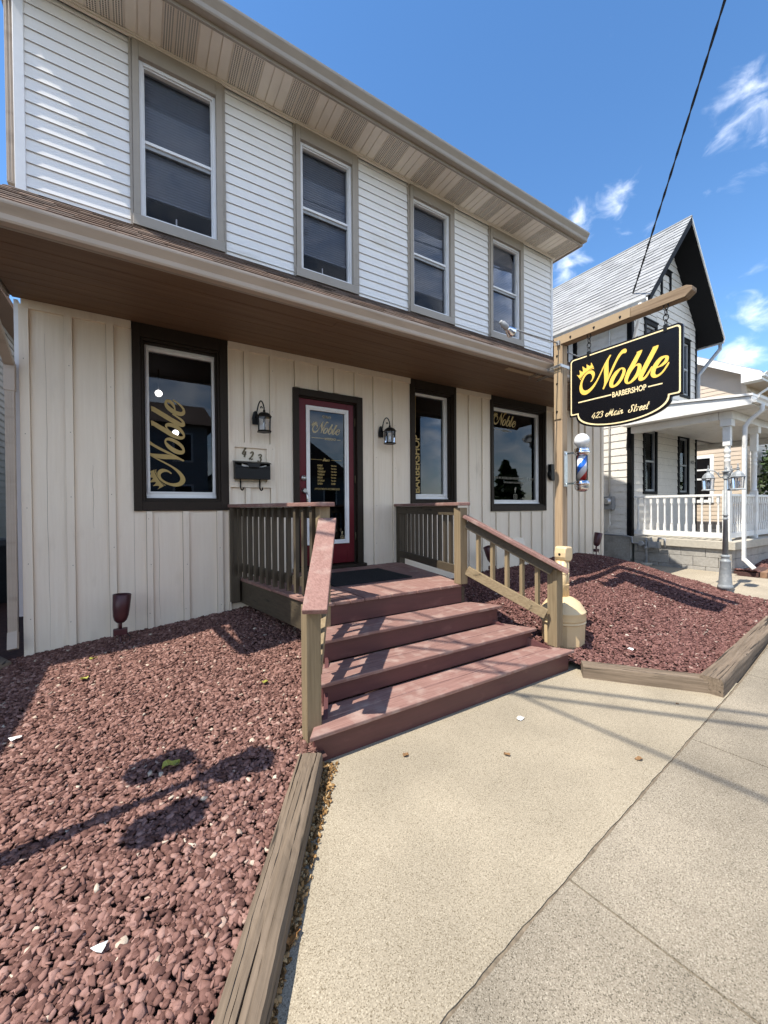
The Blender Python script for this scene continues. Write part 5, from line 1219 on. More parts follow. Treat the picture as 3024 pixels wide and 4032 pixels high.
mb = MB(); mb.box(hx0-.012, hx0+.2, hy0+.012, 8.9, -.1, .795); mb.box(hx0+.2, hx1, hy0+.012, hy0+.2, -.1, .795); mb.build('foundation', M['blockwall'], Wh, bev=.004)
mb = MB(); mb.box(hx0-.024, hx0+.075, hy0-.027, hy0+.0005, .80, he+.05); mb.box(hx0-.027, hx0-.0, hy0+.001, hy0+.075, .80, he+.05); mb.build('corner_board', M['blackpaint'], Wh)
mb = MB(); mb.box(hx1-.05, hx1+.027, hy0-.027, hy0+.08, .80, he+.1); mb.build('corner_board', M['blackpaint'], Wh)
def house_window(parent, x0, x1, z0, z1, y, trim, sashmt, mid=True, tw=.07, lab=None, mull=False):
    mb = MB(); rframe(mb, x0, x1, z0, z1, tw, tw, tw*1.3, tw*.9, y-.035, y+.06); mb.box(x0-.02, x1+.02, y-.05, y+.06, z1+.0005, z1+.03)
    W = mb.build('window', M[trim], parent, bev=.003)
    mb = MB(); a, b, c, d = x0+tw, x1-tw, z0+tw*.9, z1-tw*1.3; rframe(mb, a, b, c, d, .035, .035, .04, .05, y-.0, y+.05)
    if mid: mb.box(a+.035, b-.035, y-.006, y+.05, (c+d)/2-.02, (c+d)/2+.02)
    if mull: mb.box((a+b)/2-.015, (a+b)/2+.015, y-.004, y+.045, c+.05, d-.04)
    mb.build('frame', M[sashmt], W)
    mb = MB(); mb.box(a+.03, b-.03, y+.03, y+.034, c+.04, d-.03); mb.build('pane', M['glass_up'], W)
    mb = MB(); mb.box(a+.036, b-.036, y+.09, y+.095, (c+d)/2-.0, d); mb.build('blind', M['blind'], W)
for h in HW: house_window(Wh, *h, hy0, 'blackpaint', 'greymetal')
# attic window
house_window(Wh, 10.58, 11.10, 6.45, 7.13, hy0-.0, 'blackpaint', 'white', False, .075, mull=True)
# side window, half hidden behind the sign
mb = MB(); mb.box(hx0-.035, hx0-.001, 1.15, 2.35, 4.5, 6.0); mb.build('window', M['blackpaint'], Wh)
mb = MB(); mb.box(hx0-.045, hx0-.0355, 1.25, 1.36, 4.55, 5.75); mb.box(hx0-.045, hx0-.0355, 1.3605, 2.25, 5.65, 5.75); mb.build('frame', M['white'], Wh)
# roof
ov = .30; ry0 = -.60; ez = he-sl*ov
mb = MB()
th = .10
for sg in (-1, 1):
    ex = hx0-ov if sg < 0 else hx1+ov
    mb.hexa([(min(ex,ax_),ry0,ez if sg < 0 else ap),(max(ex,ax_),ry0,ap if sg < 0 else ez),(max(ex,ax_),hy1+.4,ap if sg < 0 else ez),(min(ex,ax_),hy1+.4,ez if sg < 0 else ap)],
            [(min(ex,ax_),ry0,(ez if sg < 0 else ap)+th),(max(ex,ax_),ry0,(ap if sg < 0 else ez)+th),(max(ex,ax_),hy1+.4,(ap if sg < 0 else ez)+th),(min(ex,ax_),hy1+.4,(ez if sg < 0 else ap)+th)])
RF = mb.build('roof', M['blackpaint'], Wh)
mb = MB(); shingles(mb, (hx0-ov-.03,hy1+.4,ez+th-.01), (hx0-ov-.03,ry0-.02,ez+th-.01), (ax_,hy1+.4,ap+th+.005), 20, .3, .25, .013); shingles(mb, (hx1+ov+.03,ry0-.02,ez+th-.01), (hx1+ov+.03,hy1+.4,ez+th-.01), (ax_,ry0-.02,ap+th+.005), 20, .3)
mb.tube([(ax_,ry0-.02,ap+th+.01),(ax_,hy1+.4,ap+th+.01)], .03, 8); mb.build('shingles', M['shingle_grey'], RF)
mb = MB(); mb.prism([(hx0-ov-.02,ry0-.025,ez-.05),(ax_,ry0-.025,ap-.06),(ax_,ry0-.025,ap+th),(hx0-ov-.02,ry0-.025,ez+th-.02)], (0,.024,0)); mb.build('rake_board', M['blackpaint'], RF)
mb = MB(); mb.prism([(hx1+ov+.02,ry0-.025,ez+.03),(ax_+.001,ry0-.025,ap+.02),(ax_+.001,ry0-.025,ap+th),(hx1+ov+.02,ry0-.025,ez+th-.02)], (0,.024,0)); mb.build('rake_board', M['porchwhite'], RF)
mb = MB(); gx = hx0-ov-.02
pr = [(0,0),(-.06,0),(-.075,.03),(-.10,.06),(-.105,.10),(-.09,.10),(-.07,.03),(-.01,.02),(-.01,.10),(0,.10)]
mb.prism([(gx+u, ry0+.02, ez-.03+v) for u, v in pr], (0,hy1-ry0,0)); mb.build('gutter', M['porchwhite'], Wh)
mb = MB(); gx = hx1+ov+.02; mb.prism([(gx-u, ry0+.02, ez-.03+v) for u, v in pr], (0,hy1-ry0,0)); mb.build('gutter', M['greymetal'], Wh)
mb = MB(); mb.tube([(hx0-ov-.08,ry0+.14,ez-.03),(hx0-ov-.08,ry0+.14,ez-.22),(hx0-.02,hy0-.06,ez-.62),(hx0+.16,hy0-.065,ez-.75),(hx0+.16,hy0-.065,3.6)], .036, 8); mb.build('downspout', M['porchwhite'], Wh)
mb = MB(); mb.tube([(hx1+ov+.07,ry0+.1,ez-.03),(hx1+ov+.07,ry0+.1,ez-.15),(hx1+.0,hy0-.07,ez-.8),(hx1-.05,hy0-.08,ez-.95),(hx1-.05,hy0-.08,3.6)], .042, 8); mb.build('downspout', M['greymetal'], Wh)
# rear wing with its own eave
mb = MB(); lapped(mb, 7.2, 9.2, .5, 6.25, .165, .016, lambda a_, o_, z_: (a_, 3.0-o_, z_)); mb.box(7.2, 9.24, 3.001, 8, .3, 6.25); mb.build('rear_wing', M['clap_white'], Wh)
mb = MB(); mb.hexa([(7.0,2.55,6.10),(9.5,2.55,6.10),(9.5,6,8.0),(7.0,6,8.0)], [(7.0,2.55,6.2),(9.5,2.55,6.2),(9.5,6,8.1),(7.0,6,8.1)]); mb.build('rear_roof', M['blackpaint'], Wh)
mb = MB(); shingles(mb, (7.0,2.52,6.205), (9.5,2.52,6.205), (7.0,6,8.105), 18, .3); mb.build('shingles', M['shingle_grey'], Wh)
mb = MB(); mb.box(7.0, 8.9, 2.46, 2.545, 6.10, 6.2); mb.build('gutter', M['porchwhite'], Wh)
# porch
zf = .80; px0, px1, py0 = 9.16, 14.2, -1.92
mb = MB(); mb.box(px0, px1, py0, hy0-.03, zf-.15, zf); mb.build('porch_floor', M['slabedge'], Wh, bev=.008)
mb = MB()
for i, (za, zb) in enumerate(((.10,.29),(.295,.475),(.48,.648))):
    y = py0+.06
    while y < hy0-.1:
        ny = min(hy0-.08, y+.40 - (.2 if (i % 2 and y < py0+.1) else 0)); mb.box(px0+.05, px0+.25, y+.003, ny-.003, za, zb); y = ny
    x = px0+.255
    while x < px1-.1:
        nx = min(px1-.05, x+.40); mb.box(x+.003, nx-.003, py0+.06, py0+.26, za, zb); x = nx
mb.build('porch_base', M['blockwall'], Wh, bev=.006)
CX = [(9.30,-1.76),(10.72,-1.76),(12.2,-1.76),(13.9,-1.76),(13.9,.55)]
def column(x, y):
    mb = MB(); z = zf
    mb.box(x-.055, x+.055, y-.055, y+.055, zf, zf+.95); mb.lathe((x,y,zf+.9505), [(.05,0),(.056,.02),(.05,.04),(.042,.05),(.045,.3),(.045,.52),(.05,.53),(.05,.55),(.044,.56),(.044,.6),(.05,.61),(.05,.63),(.042,.64),(.042,.68),(.053,.70),(.053,.74),(.042,.76),(.05,.80),(.05,.82)], 20)
    mb.box(x-.055, x+.055, y-.055, y+.055, zf+1.771, 2.93); mb.box(x-.085, x+.085, y-.085, y+.085, 2.9305, 3.06); return mb.build('porch_column', M['porchwhite'], Wh, bev=.003)
for c in CX: column(*c)
def rail(a, b, n):
    a, b = Vector(a), Vector(b); mb = MB()
    mb.bar((a.x,a.y,zf+.86),(b.x,b.y,zf+.86), .07, .045); mb.bar((a.x,a.y,zf+.10),(b.x,b.y,zf+.10), .05, .10)
    Rl = mb.build('porch_railing', M['porchwhite'], Wh, bev=.003)
    for i in range(n):
        p = a+(b-a)*((i+.6)/(n+.2)); mb = MB(); s = .021
        mb.box(p.x-s, p.x+s, p.y-s, p.y+s, zf+.1505, zf+.30); mb.lathe((p.x,p.y,zf+.3005), [(.018,0),(.021,.015),(.013,.03),(.016,.10),(.018,.2),(.015,.36),(.013,.39),(.021,.405),(.018,.42)], 10); mb.box(p.x-s, p.x+s, p.y-s, p.y+s, zf+.721, zf+.8375)
        mb.build('baluster', M['porchwhite'], Rl)
rail((9.30,-.15),(9.30,-1.705),12); rail((9.355,-1.76),(10.665,-1.76),11); rail((10.775,-1.76),(12.145,-1.76),11); rail((12.255,-1.76),(13.845,-1.76),12)
mb = MB(); mb.box(px0+.05, px1, -1.86, -1.66, 2.98+.08, 3.20); mb.box(px0+.04, px0+.22, -1.655, hy0-.02, 3.06, 3.20); mb.box(13.8,14.0,-1.65,3.0,3.06,3.2); mb.build('porch_beam', M['porchwhite'], Wh, bev=.004)
rx0, ryf = 8.93, -2.22
mb = MB(); n = 40
for i in range(n):
    y0 = ryf+.05+(2.15)*i/n; mb.box(rx0+.03, 14.4, y0, y0+2.15/n-.005, 3.205, 3.215)
mb.box(rx0+.03, 14.4, ryf+.05, hy0-.02, 3.2155, 3.225); mb.box(12.6,14.4,hy0-.015,3.5,3.205,3.225); mb.build('porch_ceiling', M['porchwhite'], Wh)
mb = MB(); mb.prism([(rx0,ryf+.02,3.20),(rx0,hy0-.03,3.20),(rx0,hy0-.03,3.56),(rx0,ryf+.02,3.34)], (.025,0,0)); mb.box(rx0+.0255, 14.4, ryf+.02, ryf+.045, 3.20, 3.34); mb.build('porch_fascia', M['porchwhite'], Wh, bev=.003)
mb = MB(); mb.prism([(rx0-.03,ryf,3.345),(rx0-.03,hy0-.03,3.565),(rx0-.03,hy0-.03,3.605),(rx0-.03,ryf,3.385)], (5.6,0,0)); mb.hexa([(12.56,hy0-.02,3.4),(14.5,hy0-.02,3.4),(14.5,3.5,3.4),(12.56,3.5,3.4)],[(12.56,hy0-.02,3.6),(14.5,hy0-.02,3.55),(14.5,3.5,3.55),(12.56,3.5,3.6)]); mb.build('porch_roof', M['porchwhite'], Wh)
mb = MB(); pr2 = [(0,0),(-.06,0),(-.07,.04),(-.10,.07),(-.11,.115),(-.095,.115),(-.07,.03),(-.01,.02),(-.01,.115),(0,.115)]
mb.prism([(rx0-.02, ryf+.018+u, 3.225+v) for u, v in pr2], (5.5,0,0)); mb.build('gutter', M['porchwhite'], Wh)
mb = MB(); mb.tube([(9.22,ryf-.04,3.23),(9.22,ryf-.04,3.12),(9.23,-2.10,2.98),(9.24,-2.03,2.88),(9.24,-2.02,2.5)], .037, 10); mb.bar((9.24,-2.02,.47),(9.24,-2.02,2.55), .065, .05, (0,1,0)); mb.bar((9.24,-2.02,.50),(9.25,-2.16,.34), .065, .05, (0,1,.4)); mb.build('downspout', M['porchwhite'], Wh, bev=.004)
mb = MB()
for i, ch in enumerate('425'):
    vf = text_vf(ch, .05, .09, .02); mb.tri(vf, lambda v, i=i: (12.22+i*.065+v[0], hy0-.0205, 2.55+v[1]))
mb.build('number', M['blackpaint'], Wh)
# electric meter and conduits
E_ = thing('electric_meter', 'grey electric meter box with conduits on the side of the white house', 'meter', (9.22,.345,1.54))
mb = MB(); mb.box(9.12, 9.225, .235, .46, 1.39, 1.69); mb.build('box', M['greymetal'], E_, bev=.005)
mb = MB(); mb.lathe((9.12,.345,1.57), [(.088,0),(.088,.025),(.075,.03),(.07,.075),(.055,.085)], 24, axis=Vector((-1,0,0))); mb.build('dial', M['steel'], E_)
mb = MB(); mb.tube([(9.2,.345,1.69),(9.2,.345,5.9)], .018, 8); mb.tube([(9.2,.34,1.39),(9.2,.34,1.05),(9.2,.40,.90),(9.2,.55,.84)], .02, 8); mb.build('conduit', M['clap_white'], E_)
# gas meter
Gm = thing('gas_meter', 'grey gas meter with pipes against the porch base of the white house', 'meter', (9.08,-.60,.2))
mb = MB(); mb.box(8.98, 9.10, -.76, -.56, .60, .73); mb.lathe((8.98,-.66,.665), [(.055,0),(.05,.012)], 18, axis=Vector((-1,0,0))); mb.build('body', M['greymetal'], Gm, bev=.012)
mb = MB(); mb.tube([(9.05,-.50,.22),(9.05,-.50,.66),(9.05,-.50,.80),(9.05,-.59,.80),(9.05,-.60,.73)], .022, 10); mb.tube([(9.05,-.72,.73),(9.05,-.73,.80),(9.05,-.84,.80),(9.05,-.84,.62)], .022, 10); mb.lathe((9.05,-.50,.55), [(.03,0),(.045,.02),(.045,.06),(.03,.08)], 14); mb.lathe((9.05,-.40,.67), [(.05,-.03),(.06,0),(.05,.03)], 14, axis=Vector((-1,0,0))); mb.tube([(9.05,-.5,.67),(9.05,-.30,.67),(9.05,-.22,.67),(9.10,-.19,.79),(9.12,0,.815),(9.12,.6,.815)], .018, 8)
for z in (.3,.42,.74): mb.lathe((9.05,-.5,z), [(.03,0),(.034,.01),(.03,.02)], 10)
mb.build('pipe', M['greymetal'], Gm)
mb = MB(); mb.lathe((9.05,-.50,.215), [(.10,0),(.11,.05),(.10,.06),(.02,.062)], 18); mb.build('collar', M['slabedge'], Gm)

# ================================================================ tan house further right
Th = thing('tan_house', 'tan vinyl-sided house with white fascia beyond the white gabled house', 'house', (16,0,.2))
tx, ty0, ty1, te, ta = 16.0, -.15, 8.2, 5.55, 8.0
mb = MB(); lapped(mb, ty0, ty1, .2, te, .135, .014, lambda a_, o_, z_: (tx-o_, a_, z_)); ym = (ty0+ty1)/2
lapped(mb, 0, 0, te, ta, .135, .014, lambda a_, o_, z_: (tx-o_, a_, z_), clip=lambda z: (ty0+(z-te)*(ym-ty0)/(ta-te), ty1-(z-te)*(ty1-ym)/(ta-te)))
lapped(mb, tx, 24, 3.4, te, .135, .014, lambda a_, o_, z_: (a_, ty0-o_, z_)); lapped(mb, tx, 24, .2, 3.4, .135, .014, lambda a_, o_, z_: (a_, ty0-o_, z_))
mb.box(tx+.001, 24, ty0+.001, ty1, .2, te); mb.prism([(tx+.02,ty0+.1,te),(tx+.02,ty1-.1,te),(tx+.02,ym,ta-.06)], (7.9,0,0)); mb.build('wall', M['clap_tan'], Th)
mb = MB(); mb.box(tx-.03, tx+.06, ty0-.03, ty0-.0005, .2, te); mb.box(tx-.03, tx-.0005, ty0, ty0+.09, .2, te); mb.build('corner_board', M['clap_tan'], Th)
k_ = (ta-te)/(ym-ty0); oy = .45
mb = MB()
for sg in (-1, 1):
    yo = ty0-oy if sg < 0 else ty1+oy; zo = te-k_*oy
    a = [(tx-.35,yo,zo+.06),(24.3,yo,zo+.06),(24.3,ym,ta+.06),(tx-.35,ym,ta+.06)]
    if sg > 0: a = [a[3], a[2], a[1], a[0]]
    mb.hexa(a, [(x,y,z+.10) for x, y, z in a])
mb.build('roof', M['shingle_grey'], Th)
mb = MB()
for sg in (-1, 1):
    yo = ty0-oy-.02 if sg < 0 else ty1+oy+.02; zo = te-k_*oy
    mb.prism([(tx-.37,yo,zo-.10),(tx-.37,ym,ta-.12),(tx-.37,ym,ta+.12),(tx-.37,yo,zo+.12)], (.02,0,0))
mb.box(tx-.345, 24.3, ty0-oy-.02, ty0-oy, te-k_*oy-.10, te-k_*oy+.1); mb.prism([(tx-.372,ty0-oy,te-k_*oy-.10),(tx-.372,ty0,te-k_*oy-.10),(tx-.372,ty0,te+.05),(tx-.372,ty0-oy,te-k_*oy+.05)], (.36,0,0)); mb.build('fascia', M['white'], Th)
mb = MB(); mb.box(tx+.001, 24.3, ty0-oy+.001, ty0-.001, te-k_*oy-.09, te-k_*oy-.07); mb.build('soffit', M['clap_tan'], Th)
gutter('gutter', tx-.40, 24.3, ty0-oy-.021, te-k_*oy-.02, te-k_*oy+.10, .12, Th, M['white'])
mb = MB(); mb.tube([(tx+.5,ty0-oy-.08,te-k_*oy),(tx+.5,ty0-oy-.08,te-k_*oy-.15),(tx+.35,ty0-.06,te-.75),(tx+.35,ty0-.06,.5)], .045, 8); mb.build('downspout', M['white'], Th)
def side_window(y0, y1, z0, z1, wmt):
    mb = MB()
    for a, b, c, d in ((y0,y0+.1,z0,z1),(y1-.1,y1,z0,z1),(y0+.1,y1-.1,z1-.1,z1),(y0+.1,y1-.1,z0,z0+.1)): mb.box(tx-.05, tx-.001, a, b, c, d)
    W = mb.build('window', M[wmt], Th)
    mb = MB(); zm = (z0+z1)/2; mb.box(tx-.04, tx-.02, y0+.1005, y1-.1005, zm-.03, zm+.03); mb.box(tx-.036, tx-.02, y0+.1005, y1-.1005, zm+.28, zm+.33); mb.build('frame', M[wmt], W)
    mb = MB(); mb.box(tx-.018, tx-.016, y0+.1, y1-.1, z0+.1, z1-.1); mb.build('pane', M['greymetal' if False else 'signblack'], W)
side_window(.62,1.75,1.55,3.12,'white'); side_window(1.05,2.2,3.6,4.62,'white')
for x in (17.0,18.2,19.4):
    mb = MB(); mb.box(x, x+.75, ty0-.05, ty0-.015, 3.75, 5.0); W = mb.build('window', M['white'], Th)
    mb = MB(); mb.box(x+.09, x+.66, ty0-.056, ty0-.0505, 3.85, 4.9); mb.build('pane', M['signblack'], W)

# shrubs, leaf by leaf
def shrub(loc, rx, ry, rz, n, leaf, label, trunk=.3, mt='bush'):
    t = thing('shrub', label, 'shrub', loc); X, Y, Z = loc
    mb = MB(); lumps = [(random.gauss(0,.45), random.gauss(0,.45), random.uniform(.1,.95), random.uniform(.28,.5)) for _ in range(16)]
    for _ in range(n):
        l = random.choice(lumps); v = Vector((random.gauss(0,1), random.gauss(0,1), random.gauss(0,1))).normalized()*l[3]*random.uniform(.55,1.05)
        c = Vector((X+(l[0]+v.x)*rx, Y+(l[1]+v.y)*ry, Z+max(.02,(l[2]+v.z*.8))*rz)); s = leaf*random.uniform(.6,1.3)
        a = Vector((random.gauss(0,1), random.gauss(0,1), random.gauss(0,.6))).normalized(); b = a.cross(Vector((random.gauss(0,1), random.gauss(0,1), random.gauss(0,1)))).normalized()
        mb.add([c-a*s, c+b*s*.45, c+a*s, c-b*s*.45], [(0,1,2,3)])
    mb.build('foliage', M[mt], t)
    mb = MB()
    for k in range(5): mb.tube([(X+random.uniform(-.1,.1)*rx,Y+random.uniform(-.1,.1)*ry,Z-.1),(X+random.uniform(-.5,.5)*rx,Y+random.uniform(-.5,.5)*ry,Z+.8*rz)], [.02*trunk/.3,.006], 6)
    mb.build('stem', M['bark'], t)
    return t
shrub((16.5,-1.2,.2), 1.3, .9, 2.7, 5200, .09, 'tall dark green shrub behind the far porch columns')
shrub((14.35,-2.05,.2), .9, .5, .55, 3000, .05, 'low clipped green shrub beside the porch base at the right edge')
shrub((12.9,-2.35,.2), .8, .45, .75, 3200, .05, 'bushy green shrub standing in front of the porch railing at the right edge')
mb = MB(); x = 9.35
while x < 14:
    mb.box(x, x+.19, -2.30+(x-9.35)*.05, -2.21+(x-9.35)*.05, .15, .285+random.uniform(-.008,.008)); x += .20
o = mb.build('brick_edging', M['brick']); tag(o, 'row of brown bricks edging the small red gravel bed by the porch downspout', 'edging')
scatter('porch_gravel', 3800, (9.3,14,-2.3,-1.86), lambda x, y: y > -2.2+(x-9.35)*.05, lambda x, y: .27+.06*math.sin(x*3), .018, .034, M['gravel_far'], label='red lava stone in the narrow bed in front of the porch', cat='gravel')
mb = MB(); mb.box(9.3, 14, -2.2, -1.86, .0, .26); mb.build('porch_bed_soil', M['soil'], kind='structure')

# ================================================================ grey house on the left (seen in the gap, shades the left bed)
Lh = thing('grey_house', 'grey clapboard house beyond the left corner of the shop, seen through the gap', 'house', (-2.3,0,0))
lx, ly0, ly1, lz = -2.25, -.55, 10.5, 5.2
mb = MB(); hole = (6.3,7.5,1.5,3.35)
for a, b, segs in ((ly0,hole[0],((.5,lz),)),(hole[0],hole[1],((.5,hole[2]),(hole[3],lz))),(hole[1],ly1,((.5,lz),))):
    for z0_, z1_ in segs: lapped(mb, a, b, z0_, z1_, .13, .018, lambda a_, o_, z_: (lx+o_, a_, z_))
mb.box(-8.5, lx-.001, ly0, hole[0], .0, lz); mb.box(-8.5, lx-.001, hole[1], ly1, .0, lz); mb.box(-8.5, lx-.4, hole[0], hole[1], .0, lz); mb.build('wall', M['clap_grey'], Lh)
mb = MB(); mb.box(lx-.01, lx+.012, ly0, ly1, -.1, .5); mb.build('foundation', M['soil'], Lh)
mb = MB()
for a, b, c, d in ((hole[0],hole[0]+.1,hole[2],hole[3]),(hole[1]-.1,hole[1],hole[2],hole[3]),(hole[0]+.1,hole[1]-.1,hole[3]-.1,hole[3]),(hole[0]+.1,hole[1]-.1,hole[2],hole[2]+.1)): mb.box(lx-.05, lx+.035, a, b, c, d)
mb.box(lx-.04, lx+.02, hole[0]+.1005, hole[1]-.1005, 2.38, 2.46)
W = mb.build('window', M['porchwhite'], Lh)
mb = MB(); mb.box(lx-.06, lx-.055, hole[0]+.1, hole[1]-.1, hole[2]+.1, hole[3]-.1); mb.build('curtain', M['paper'], W)
mb = MB()
for k in range(9): z = 1.68+k*.19; mb.box(lx-.03, lx-.015, hole[0]+.1, hole[1]-.1, z, z+.035)
for k in range(6): y = hole[0]+.2+k*.16; mb.box(lx-.034, lx-.031, y, y+.02, 1.6, 3.25)
mb.build('lattice', M['greymetal'], W)
mb = MB(); mb.hexa([(-8.8,ly0-.25,5.15),(-1.9,ly0-.25,5.15),(-1.9,ly1,5.15),(-8.8,ly1,5.15)], [(-8.8,ly0-.25,5.25),(-1.9,ly0-.25,5.25),(-1.9,ly1,5.25),(-8.8,ly1,5.25)])
mb.prism([(-1.9,ly0-.25,5.251),(-8.8,ly0-.25,5.251),(-5.3,ly0-.25,7.2)], (0,ly1-ly0+.25,0)); mb.build('roof', M['shingle_brown'], Lh)
mb = MB(); mb.hexa([(-7,-2.5,2.6),(-2.17,-2.5,2.6),(-2.17,ly0-.002,2.6),(-7,ly0-.002,2.6)], [(-7,-2.5,2.72),(-2.17,-2.5,2.72),(-2.17,ly0-.002,2.95),(-7,ly0-.002,3.3)]); mb.build('porch_roof', M['shingle_brown'], Lh)
mb = MB()
for y in (-2.35,): mb.box(-2.5, -2.38, y-.06, y+.06, -.1, 2.599); mb.build('porch_column', M['porchwhite'], Lh); mb = MB(); mb.box(-6.9,-6.78,y-.06,y+.06,-.1,2.599)
mb.build('porch_column', M['porchwhite'], Lh)
t = thing('trash_bin', 'dark wheeled trash bin in the shaded gap behind the left downspout', 'bin', (-1.75,3.6,.1))
mb = MB(); mb.hexa([(-2.0,3.3,.1),(-1.5,3.3,.1),(-1.5,3.8,.1),(-2.0,3.8,.1)], [(-2.05,3.25,.95),(-1.45,3.25,.95),(-1.45,3.85,.95),(-2.05,3.85,.95)]); mb.build('body', M['bin'], t, bev=.02)
mb = MB(); mb.hexa([(-2.08,3.22,.951),(-1.42,3.22,.951),(-1.42,3.9,.951),(-2.08,3.9,.951)], [(-2.0,3.3,1.04),(-1.5,3.3,1.04),(-1.5,3.85,1.04),(-2.0,3.85,1.04)]); mb.build('lid', M['bin'], t, bev=.02)
# rocks and wood scraps in the gap
mb = MB(); mb.bar((-1.25,.35,.16),(-.98,-.25,.20), .16, .05); tag(mb.build('wood_scrap', M['weathered_y']), 'old board lying at the foot of the left downspout', 'board')

# ================================================================ across the road (seen only as reflections)
def far_house(x0, x1, y0, h_, rh, mt, label, gable=False):
    t = thing('far_house', label, 'house', ((x0+x1)/2, y0, .0)); mb = MB()
    lapped(mb, x0, x1, .3, h_, .16, .015, lambda a_, o_, z_: (a_, y0+o_, z_)); mb.box(x0, x1, y0-8, y0-.001, -.3, h_); mb.build('wall', M[mt], t)
    mb = MB()
    if gable: mb.prism([(x0-.4,y0+.4,h_),(x1+.4,y0+.4,h_),((x0+x1)/2,y0+.4,h_+rh)], (0,-8.8,0))
    else: mb.prism([(x0-.4,y0+.5,h_),(x0-.4,y0-8.5,h_),(x0-.4,y0-4,h_+rh)], (x1-x0+.8,0,0))
    mb.build('roof', M['shingle_brown'], t)
    n = max(2, int((x1-x0)/2.3))
    for i in range(n):
        for z in (1.2, 4.0):
            if z+1.6 > h_: continue
            x = x0+(i+.5)*(x1-x0)/n; mb = MB(); rframe(mb, x-.5, x+.5, z, z+1.6, .1,.1,.1,.1, y0+.01, y0+.06); W = mb.build('window', M['white'], t)
            mb = MB(); mb.box(x-.4, x+.4, y0+.018, y0+.022, z+.1, z+1.5); mb.build('pane', M['signblack'], W)
far_house(-6.5, 3.3, -19, 6.0, 2.0, 'clap_far', 'pale grey two-storey house across the road', False)
far_house(4.4, 12.4, -20, 3.6, 2.9, 'clap_grey', 'dark grey single-storey gabled house across the road', True)
def tree(loc, h_, r_, label):
    t = thing('pine_tree', label, 'tree', loc); X, Y, Z = loc
    mb = MB(); mb.tube([(X,Y,Z-.2),(X+.1,Y,Z+h_*.6),(X+.1,Y,Z+h_)], [.25,.14,.03], 8); mb.build('trunk', M['bark'], t)
    mb = MB()
    for _ in range(3200):
        u = random.random()**.8; rad = r_*(1-u)*(.5+.5*abs(math.sin(u*16)))*random.uniform(.4,1)+.1; a = random.uniform(0, 6.283)
        c = Vector((X+.1+rad*math.cos(a), Y+rad*math.sin(a), Z+h_*(.12+.88*u)-rad*.15)); s = random.uniform(.12,.3)
        d = Vector((math.cos(a), math.sin(a), random.uniform(-.5,.3))).normalized(); b = d.cross(Vector((random.gauss(0,1), random.gauss(0,1), 1))).normalized()
        mb.add([c-d*s, c+b*s*.4, c+d*s, c-b*s*.4], [(0,1,2,3)])
    mb.build('crown', M['bush'], t)
tree((28.0,-19.5,0), 5.6, 2.4, 'dark pine across the road, the taller of a pair')
tree((30.2,-20.5,0), 5.0, 1.9, 'dark pine across the road, the shorter of a pair')
# parked red car reflected in the door
C_ = thing('parked_car', 'red hatchback parked at the far side of the road', 'car', (3.4,-12.9,-.15))
mb = MB(); prof = [(-2.1,.35),(-2.12,.75),(-1.95,.95),(-1.2,1.02),(-.7,1.42),(.75,1.45),(1.5,1.05),(2.05,.95),(2.12,.6),(2.1,.35)]
mb.prism([(3.4+u,-13.7,-.15+v) for u, v in prof], (0,1.65,0)); mb.build('body', M['carred'], C_, bev=.06)
mb = MB(); mb.prism([(3.4+u,-12.047,-.15+v) for u, v in ((-1.05,1.03),(-.62,1.36),(.68,1.38),(1.25,1.06))], (0,.004,0)); mb.build('side_window', M['signblack'], C_)
for u in (-1.3,1.3):
    mb = MB(); mb.lathe((3.4+u,-12.2,.16), [(.31,-.09),(.33,0),(.31,.16)], 20, axis=Vector((0,1,0))); W = mb.build('wheel', M['cable'], C_)
    mb = MB(); mb.lathe((3.4+u,-12.2,.16), [(.2,.161),(.18,.175)], 16, axis=Vector((0,1,0))); mb.build('rim', M['steel'], W)

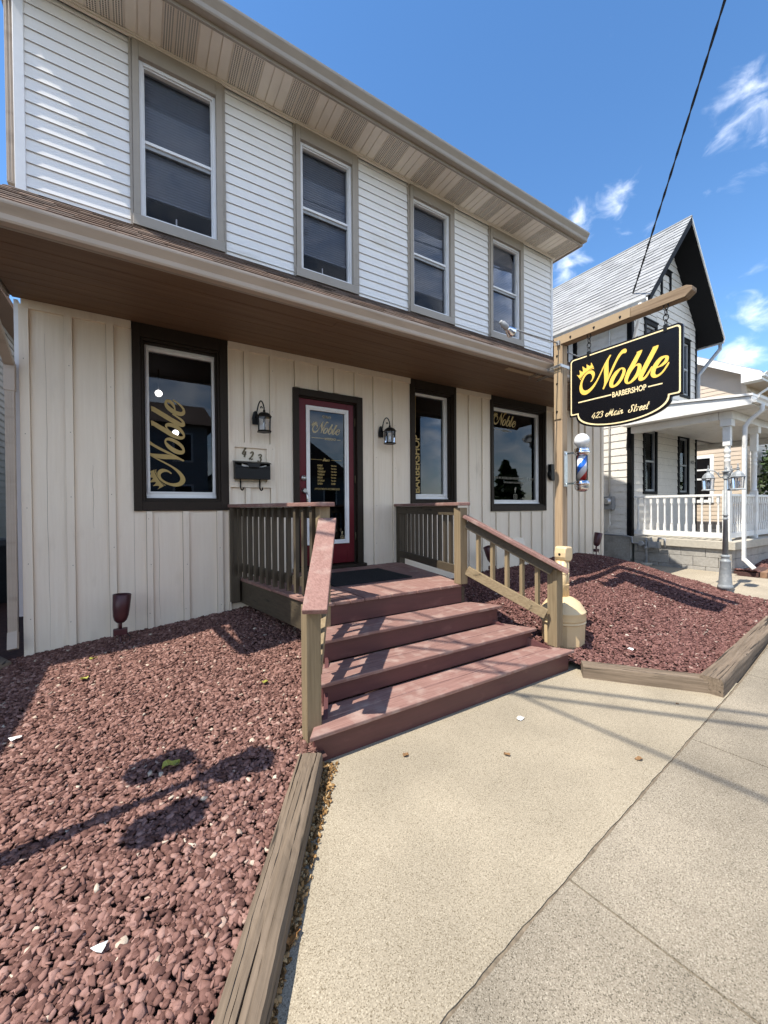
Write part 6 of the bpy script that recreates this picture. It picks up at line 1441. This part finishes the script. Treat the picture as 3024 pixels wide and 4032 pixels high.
# ================================================================ small litter
def leaf(loc, s, label, mt, rot):
    s *= .75; mb = MB(); X, Y, Z = loc; n = 7; pts = []
    for i in range(n):
        u = i/(n-1); wd = math.sin(u*math.pi)**.7*.32*(1+.35*(i % 2)); pts.append((u-.5, wd, .12*math.sin(u*6)+.02))
    vs = []; fs = []
    for (u, wd, z) in pts:
        for k in (-1, 0, 1):
            x_, y_ = u*s, k*wd*s; vs.append((X+x_*math.cos(rot)-y_*math.sin(rot), Y+x_*math.sin(rot)+y_*math.cos(rot), Z+.004+(z+.14*abs(k))*s))
    for i in range(n-1):
        for k in range(2): fs.append((i*3+k, (i+1)*3+k, (i+1)*3+k+1, i*3+k+1))
    mb.add(vs, fs); o = mb.build('leaf', M[mt], None); md_ = o.modifiers.new('thick', 'SOLIDIFY'); md_.thickness = .001
    tag(o, label, 'leaf', 'fallen leaves'); return o
def on_ground(px, py, z=0):
    return px
LV = [((.425,-3.285,.0),.115,'curled orange leaf on the concrete beside the left timber','leaf_dry',1.2),
 ((1.33,-2.69,0),.06,'small tan leaf on the concrete in front of the steps, nearest the left timber','leaf_brown',.4),
 ((1.84,-3.01,0),.055,'small brown leaf standing on the concrete near the middle of the pad','leaf_brown',1.6),
 ((2.45,-3.45,0),.055,'dark curled leaf on the concrete beside the sidewalk joint','leaf_brown',2.4),
 ((3.38,-3.28,0),.03,'tiny dark leaf between the two cable shadows','leaf_brown',1.1),
 ((.13,-2.23,.11),.12,'yellow-green oak leaf on the left gravel above the lantern shadow','leaf_green',.3),
 ((-.36,-.93,.21),.09,'pale yellow leaf on the left gravel in front of the maroon spotlight','leaf_green',2.2),
 ((.77,-1.70,.2),.08,'small yellow leaf on the gravel beside the left stair post','leaf_green',1.0),
 ((-.33,-.55,.23),.10,'yellow leaf on the gravel at the edge of the shade by the cream wall','leaf_green',.9)]
for l in LV: leaf(*l)
def scrap(loc, s, label, cat):
    mb = MB(); X, Y, Z = loc; vs = []; n = 9
    for i in range(n):
        a = 2*math.pi*i/n; r_ = s*random.uniform(.5,1); vs.append((X+r_*math.cos(a), Y+r_*.7*math.sin(a), Z+.004+random.uniform(0,.35)*s))
    vs.append((X,Y,Z+.02)); mb.add(vs, [(i, (i+1) % n, n) for i in range(n)]); o = mb.build('paper_scrap', M['paper']); md_ = o.modifiers.new('thick', 'SOLIDIFY'); md_.thickness = .0015
    tag(o, label, cat, 'scraps of white litter')
scrap((2.23,-2.79,0), .035, 'crumpled white paper scrap on the concrete in front of the steps', 'litter')
scrap((3.80,-2.75,.16), .04, 'crumpled clear plastic scrap on the right gravel near the timber', 'litter')
scrap((-.62,-1.55,.15), .045, 'white scrap on the gravel in the shade at the left edge', 'litter')
scrap((-.12,-3.08,.09), .03, 'small white scrap on the left gravel near the timber', 'litter')
